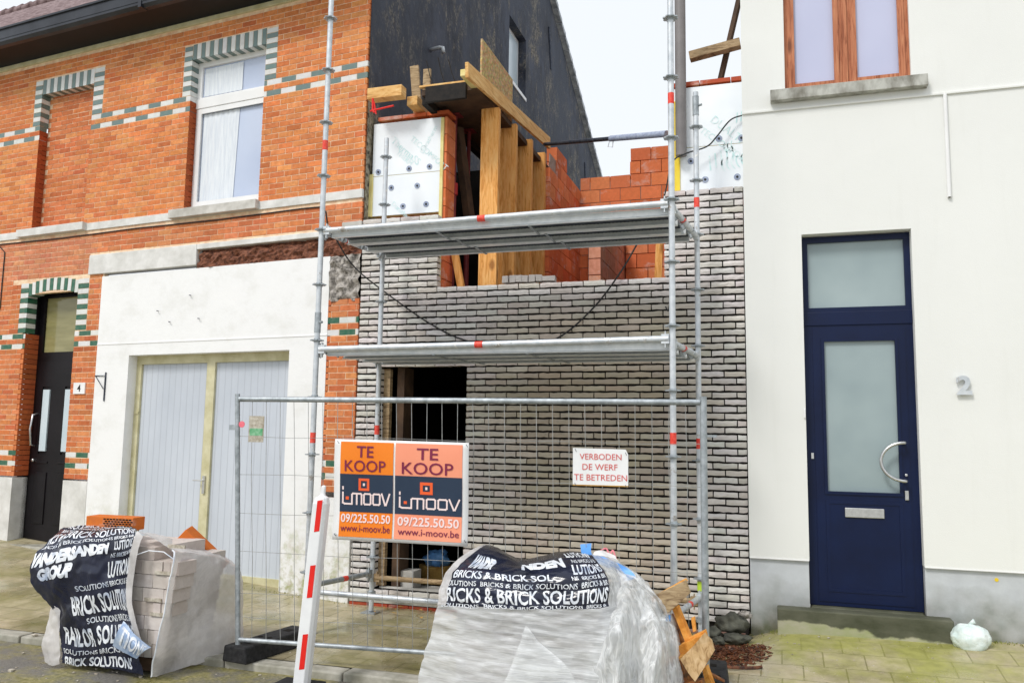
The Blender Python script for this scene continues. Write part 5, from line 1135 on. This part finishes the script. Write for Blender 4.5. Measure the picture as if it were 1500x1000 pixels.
# splintered pallet wood
BW = empty('broken_pallet', 'splintered orange pallet wood leaning against the wrapped stack', 'pallet', (-.75, -1.95, 0))
def bw(name, p, q, w_, h_, y0, y1, up=(0, 1, 0), m='timber_orange'):
    b = MB(); p_ = P(p[0], p[1], y0); q_ = P(q[0], q[1], y1); n = 8; vs = []
    d_ = (q_-p_).normalized(); sd = d_.cross(Vector(up)).normalized(); u_ = sd.cross(d_)
    for i in range(n+1):
        c_ = p_.lerp(q_, i/n)
        for a_, e_ in ((-1, -1), (1, -1), (1, 1), (-1, 1)):
            vs.append(c_+sd*(w_/2*a_*(1+random.uniform(-.12, .12)))+u_*(h_/2*e_)+d_*(random.uniform(-.03, .03) if i in (0, n) else 0))
    fs = [(i*4+j, i*4+(j+1) % 4, (i+1)*4+(j+1) % 4, (i+1)*4+j) for i in range(n) for j in range(4)]+[(3, 2, 1, 0), (n*4, n*4+1, n*4+2, n*4+3)]
    b.add(vs, fs); b.v = [(v[0]+.75, v[1]+1.95, v[2]) for v in b.v]; return b.build(name, m, BW, bevel=.003)
M['raw_orange'] = wood('freshly_split_wood', (.6, .22, .03), (.8, .36, .07), (.88, .5, .15), (5, 5, 5))
M['wet_brown'] = wood('wet_brown_wood', (.08, .025, .01), (.3, .11, .03), (.5, .22, .06), (7, 7, 7), .4)
M['veneer'] = wood('torn_veneer', (.26, .14, .05), (.55, .36, .17), (.72, .52, .3), (9, 9, 2.5), .3)
def slab(name, pts, y0, d, m, y1=None):
    n = len(pts); q = [P(p[0], p[1], p[2] if len(p) > 2 else y0) for p in pts]; q = [Vector((v.x+.75, v.y+1.95, v.z)) for v in q]
    b = MB(); b.poly(q, (d*.25, d, d*.15)); return b.build(name, m, BW, bevel=.002)
slab('board', [(957, 873), (975, 901), (1010, 869), (1003, 850)], -2.06, .03, 'timber_old')
slab('board_edge', [(953, 876), (957, 882), (1004, 853), (1001, 849)], -2.045, .05, 'raw_orange')
slab('runner', [(984, 891), (1005, 944), (1013, 941), (991, 888)], -2.0, .05, 'raw_orange'); slab('runner', [(974, 903), (990, 948), (1003, 943), (983, 900)], -1.95, .04, 'wet_brown')
slab('runner', [(1006, 936), (1008, 944), (1033, 932), (1031, 924)], -2.03, .05, 'raw_orange')
slab('board', [(994, 946), (996, 963), (1034, 941), (1031, 928)], -2.06, .06, 'raw_orange')
slab('board', [(996, 965, -2.16), (1008, 985, -2.19), (1018, 998, -2.2), (1031, 978, -2.16), (1046, 953, -2.08), (1042, 938, -2.06), (1031, 927, -2.08), (1016, 945, -2.13)], -2.1, .02, 'veneer')
slab('block', [(974, 973), (979, 1006), (1008, 1006), (997, 966)], -2.14, .1, 'wet_brown'); slab('board_edge', [(971, 969), (974, 975), (1000, 966), (997, 961)], -2.13, .08, 'raw_orange')
slab('runner', [(963, 938), (973, 1010), (984, 1010), (970, 936)], -2.1, .05, 'raw_orange'); slab('runner', [(1028, 980), (1036, 1010), (1046, 1010), (1034, 976)], -2.02, .05, 'raw_orange')
slab('runner', [(1000, 1000), (1000, 1010), (1030, 1010), (1028, 996)], -2.17, .05, 'wet_brown')
slab('splinter', [(1012, 905), (1015, 925), (1019, 924), (1017, 903)], -1.98, .02, 'raw_orange'); slab('board', [(945, 905), (962, 985), (972, 984), (956, 902)], -1.92, .03, 'timber_old'); slab('splinter', [(1040, 985), (1060, 996), (1061, 999), (1040, 990)], -1.95, .02, 'wet_brown')
b = MB(); p_ = P(968, 888, -2.0); b.box(p_.x+.75-.03, p_.x+.75+.02, p_.y+1.95-.03, p_.y+1.95, p_.z-.06, p_.z+.05); b.build('black_bracket', 'rubber', BW)
b = MB(); p_ = P(979, 904, -2.02); b.box(p_.x+.75-.015, p_.x+.75+.015, p_.y+1.95-.02, p_.y+1.95, p_.z-.02, p_.z+.02); b.build('blue_tape', 'bag_blue', BW)

# ------------------------------------------------------------------ rubble and small things on the pavement
for i, (c_, r_, sc_, L_) in enumerate([((-.4, -.2, .15), .115, (1.1, .8, .75), 'largest dark mossy stone at the foot of the grey wall corner'), ((-.56, -.25, .06), .075, (1, .9, .8), 'dark stone left of the largest one, behind the fence post'),
     ((-.36, -.3, .05), .07, (1.4, .9, .6), 'low grey stone in front of the largest dark stone'), ((-.29, -.15, .22), .045, (1.2, .8, .7), 'small pale stone resting right of the largest dark stone'), ((-.5, -.36, .035), .05, (1, 1, .7), 'small dark stone nearest the brown bark pile')]):
    b = MB(); blob(b, (0, 0, 0), r_, sc_, i*3+1, .5, 12, 1.8); b.build('rubble_stone', 'stone_dark' if i != 3 else 'rubble', smooth='all', loc=c_, label=L_, cat='stone', group='rubble stones at the wall corner')
b = MB()
for i in range(900):
    a_ = random.uniform(0, 6.28); r_ = random.random()**.7; x_ = -.43+.36*r_*math.cos(a_)+.05*math.sin(a_); y_ = -.68+.36*r_*math.sin(a_); z_ = gz(x_, y_)+.05*(1-r_)*random.random()+.004
    p_ = Vector((x_, y_, z_)); d_ = Vector((random.uniform(-1, 1), random.uniform(-1, 1), random.uniform(-.3, .3))).normalized()*random.uniform(.008, .03)
    b.beam(p_-d_, p_+d_, random.uniform(.006, .016), .005)
b.build('bark_debris', 'bark', kind='stuff', label='heap of wet brown bark and splinters below the stones', cat='bark')
b = MB(); b.path(hang([(-.62, -1.16, .02), (-.5, -1.13, .03), (-.35, -1.12, .025), (-.2, -1.05, .02), (-.14, -1.04, .03)]), [.012]*33, 7); b.build('stick', 'bark', label='reddish brown stick lying in front of the bark heap', cat='stick')
b = MB(); n_ = 26; blob(b, (0, 0, 0), .13, (1.05, .9, .9), 9, .12, n_, 1.6)
b.v = [tuple(Vector(v)*(1+.03*abs(noise.noise(Vector(v)*22)))) for v in b.v]
bg = b.build('plastic_bag', 'bag_white', smooth='all', loc=(1.41, -.22, .185), label='small tied pale plastic bag on the paving beside the doorstep', cat='bag')
b = MB(); b.path([(.0, .0, .1), (.01, -.01, .125), (.03, -.02, .14)], [.02, .012, .02], 8); b.build('knot', 'bag_white', bg, smooth='all')
b = MB()
for i in range(30):
    x_ = random.uniform(-3.75, -2.9); y_ = random.uniform(-.42, -.05); s_ = random.uniform(.012, .035); a_ = random.uniform(0, 6); p_ = Vector((x_, y_, .008+random.random()*.02))
    b.add([p_+Vector((s_*math.cos(a_), s_*math.sin(a_), random.uniform(0, .012))), p_+Vector((-s_*.5*math.sin(a_), s_*.5*math.cos(a_), .004)), p_-Vector((s_*math.cos(a_), s_*math.sin(a_), 0)), p_+Vector((s_*.5*math.sin(a_), -s_*.5*math.cos(a_), .01))], [(0, 1, 2, 3)])
b.build('dry_leaves', 'leaf', kind='stuff', label='dry brown leaves gathered at the foot of the low opening', cat='leaves')
b = MB()
for i in range(500):
    t_ = random.random(); x_ = -8+8*t_ if random.random() < .6 else random.uniform(-.1, 1.9); L0 = (x_-X0); y_ = (-L0*math.sin(KINK)/math.cos(KINK) if x_ < X0 else 0)-.02-random.random()**2*.12
    z_ = gz(x_, y_); h_ = random.uniform(.008, .03); a_ = random.uniform(0, 6)
    b.add([(x_-.004, y_, z_), (x_+.004, y_, z_), (x_+.02*math.cos(a_), y_+.01*math.sin(a_), z_+h_)], [(0, 1, 2)])
M['moss'] = mottled('moss', (.12, .14, .02, 1), (.25, .26, .06, 1), 20)
b.build('moss', 'moss', kind='stuff', label='thin green moss and weeds along the foot of the walls', cat='moss')

# ------------------------------------------------------------------ every countable piece an object of its own
SPLIT = {'fixing_disc', 'fixing_screw', 'sticker', 'stiffener', 'hook', 'glass_strip', 'curtain', 'roof_strut', 'tie', 'socket', 'hinge', 'pane', 'coupler', 'brick_frog', 'plinth', 'end_plate', 'painted_shade_strip'}
for o in list(C.objects):
    if o.type != 'MESH' or o.name.split('.')[0] not in SPLIT or o.children or 'kind' in o: continue
    me = o.data; n = len(me.vertices); par = list(range(n))
    def find(i):
        while par[i] != i: par[i] = par[par[i]]; i = par[i]
        return i
    for e_ in me.edges: par[find(e_.vertices[0])] = find(e_.vertices[1])
    comps = {}
    for p in me.polygons: comps.setdefault(find(p.vertices[0]), []).append(p)
    if len(comps) < 2 or len(comps) > 40 or me.color_attributes.get('col'): continue
    for c_, ps in comps.items():
        ids = sorted({i for p in ps for i in p.vertices}); mp = {i: j for j, i in enumerate(ids)}
        m2 = bpy.data.meshes.new(me.name); m2.from_pydata([me.vertices[i].co[:] for i in ids], [], [[mp[i] for i in p.vertices] for p in ps]); m2.materials.append(me.materials[0])
        if ps[0].use_smooth: m2.polygons.foreach_set('use_smooth', [True]*len(ps))
        q_ = bpy.data.objects.new(o.name.split('.')[0], m2); C.objects.link(q_); q_.parent = o.parent; q_.location = o.location; q_.rotation_euler = o.rotation_euler
        for md in o.modifiers:
            nm = q_.modifiers.new(md.name, md.type)
            if md.type == 'BEVEL': nm.width = md.width; nm.segments = 2; nm.limit_method = 'ANGLE'; nm.angle_limit = md.angle_limit
    bpy.data.objects.remove(o)

# ------------------------------------------------------------------ light
sc = bpy.context.scene
w = bpy.data.worlds.new('World'); sc.world = w; w.use_nodes = True; nt = w.node_tree; bg_ = nt.nodes['Background']
sky = nt.nodes.new('ShaderNodeTexSky'); sky.sky_type = 'NISHITA'; sky.sun_disc = False; EL, AZ = R(48), R(205)
sky.sun_elevation = EL; sky.sun_rotation = AZ
mul = nt.nodes.new('ShaderNodeMix'); mul.data_type = 'RGBA'; mul.blend_type = 'MULTIPLY'; mul.inputs[0].default_value = 1; mul.inputs[7].default_value = (.1, .1, .1, 1)
nt.links.new(sky.outputs[0], mul.inputs[6])
mx = nt.nodes.new('ShaderNodeMix'); mx.data_type = 'RGBA'; mx.inputs[0].default_value = .86; mx.inputs[7].default_value = (.93, .965, 1.0, 1)
nt.links.new(mul.outputs[2], mx.inputs[6]); nt.links.new(mx.outputs[2], bg_.inputs[0]); bg_.inputs[1].default_value = 1.13
sl = bpy.data.lights.new('sun', 'SUN'); sl.energy = 2.0; sl.angle = R(14); sl.color = (1, .97, .92); so_ = bpy.data.objects.new('sun', sl); C.objects.link(so_)
dvec = Vector((math.sin(AZ)*math.cos(EL), math.cos(AZ)*math.cos(EL), math.sin(EL)))   # towards the sun
so_.rotation_euler = dvec.to_track_quat('Z', 'Y').to_euler()
sc.view_settings.view_transform = 'Standard'; sc.view_settings.look = 'None'; sc.view_settings.exposure = 0
sc.cycles.transparent_max_bounces = 16; sc.cycles.max_bounces = 6
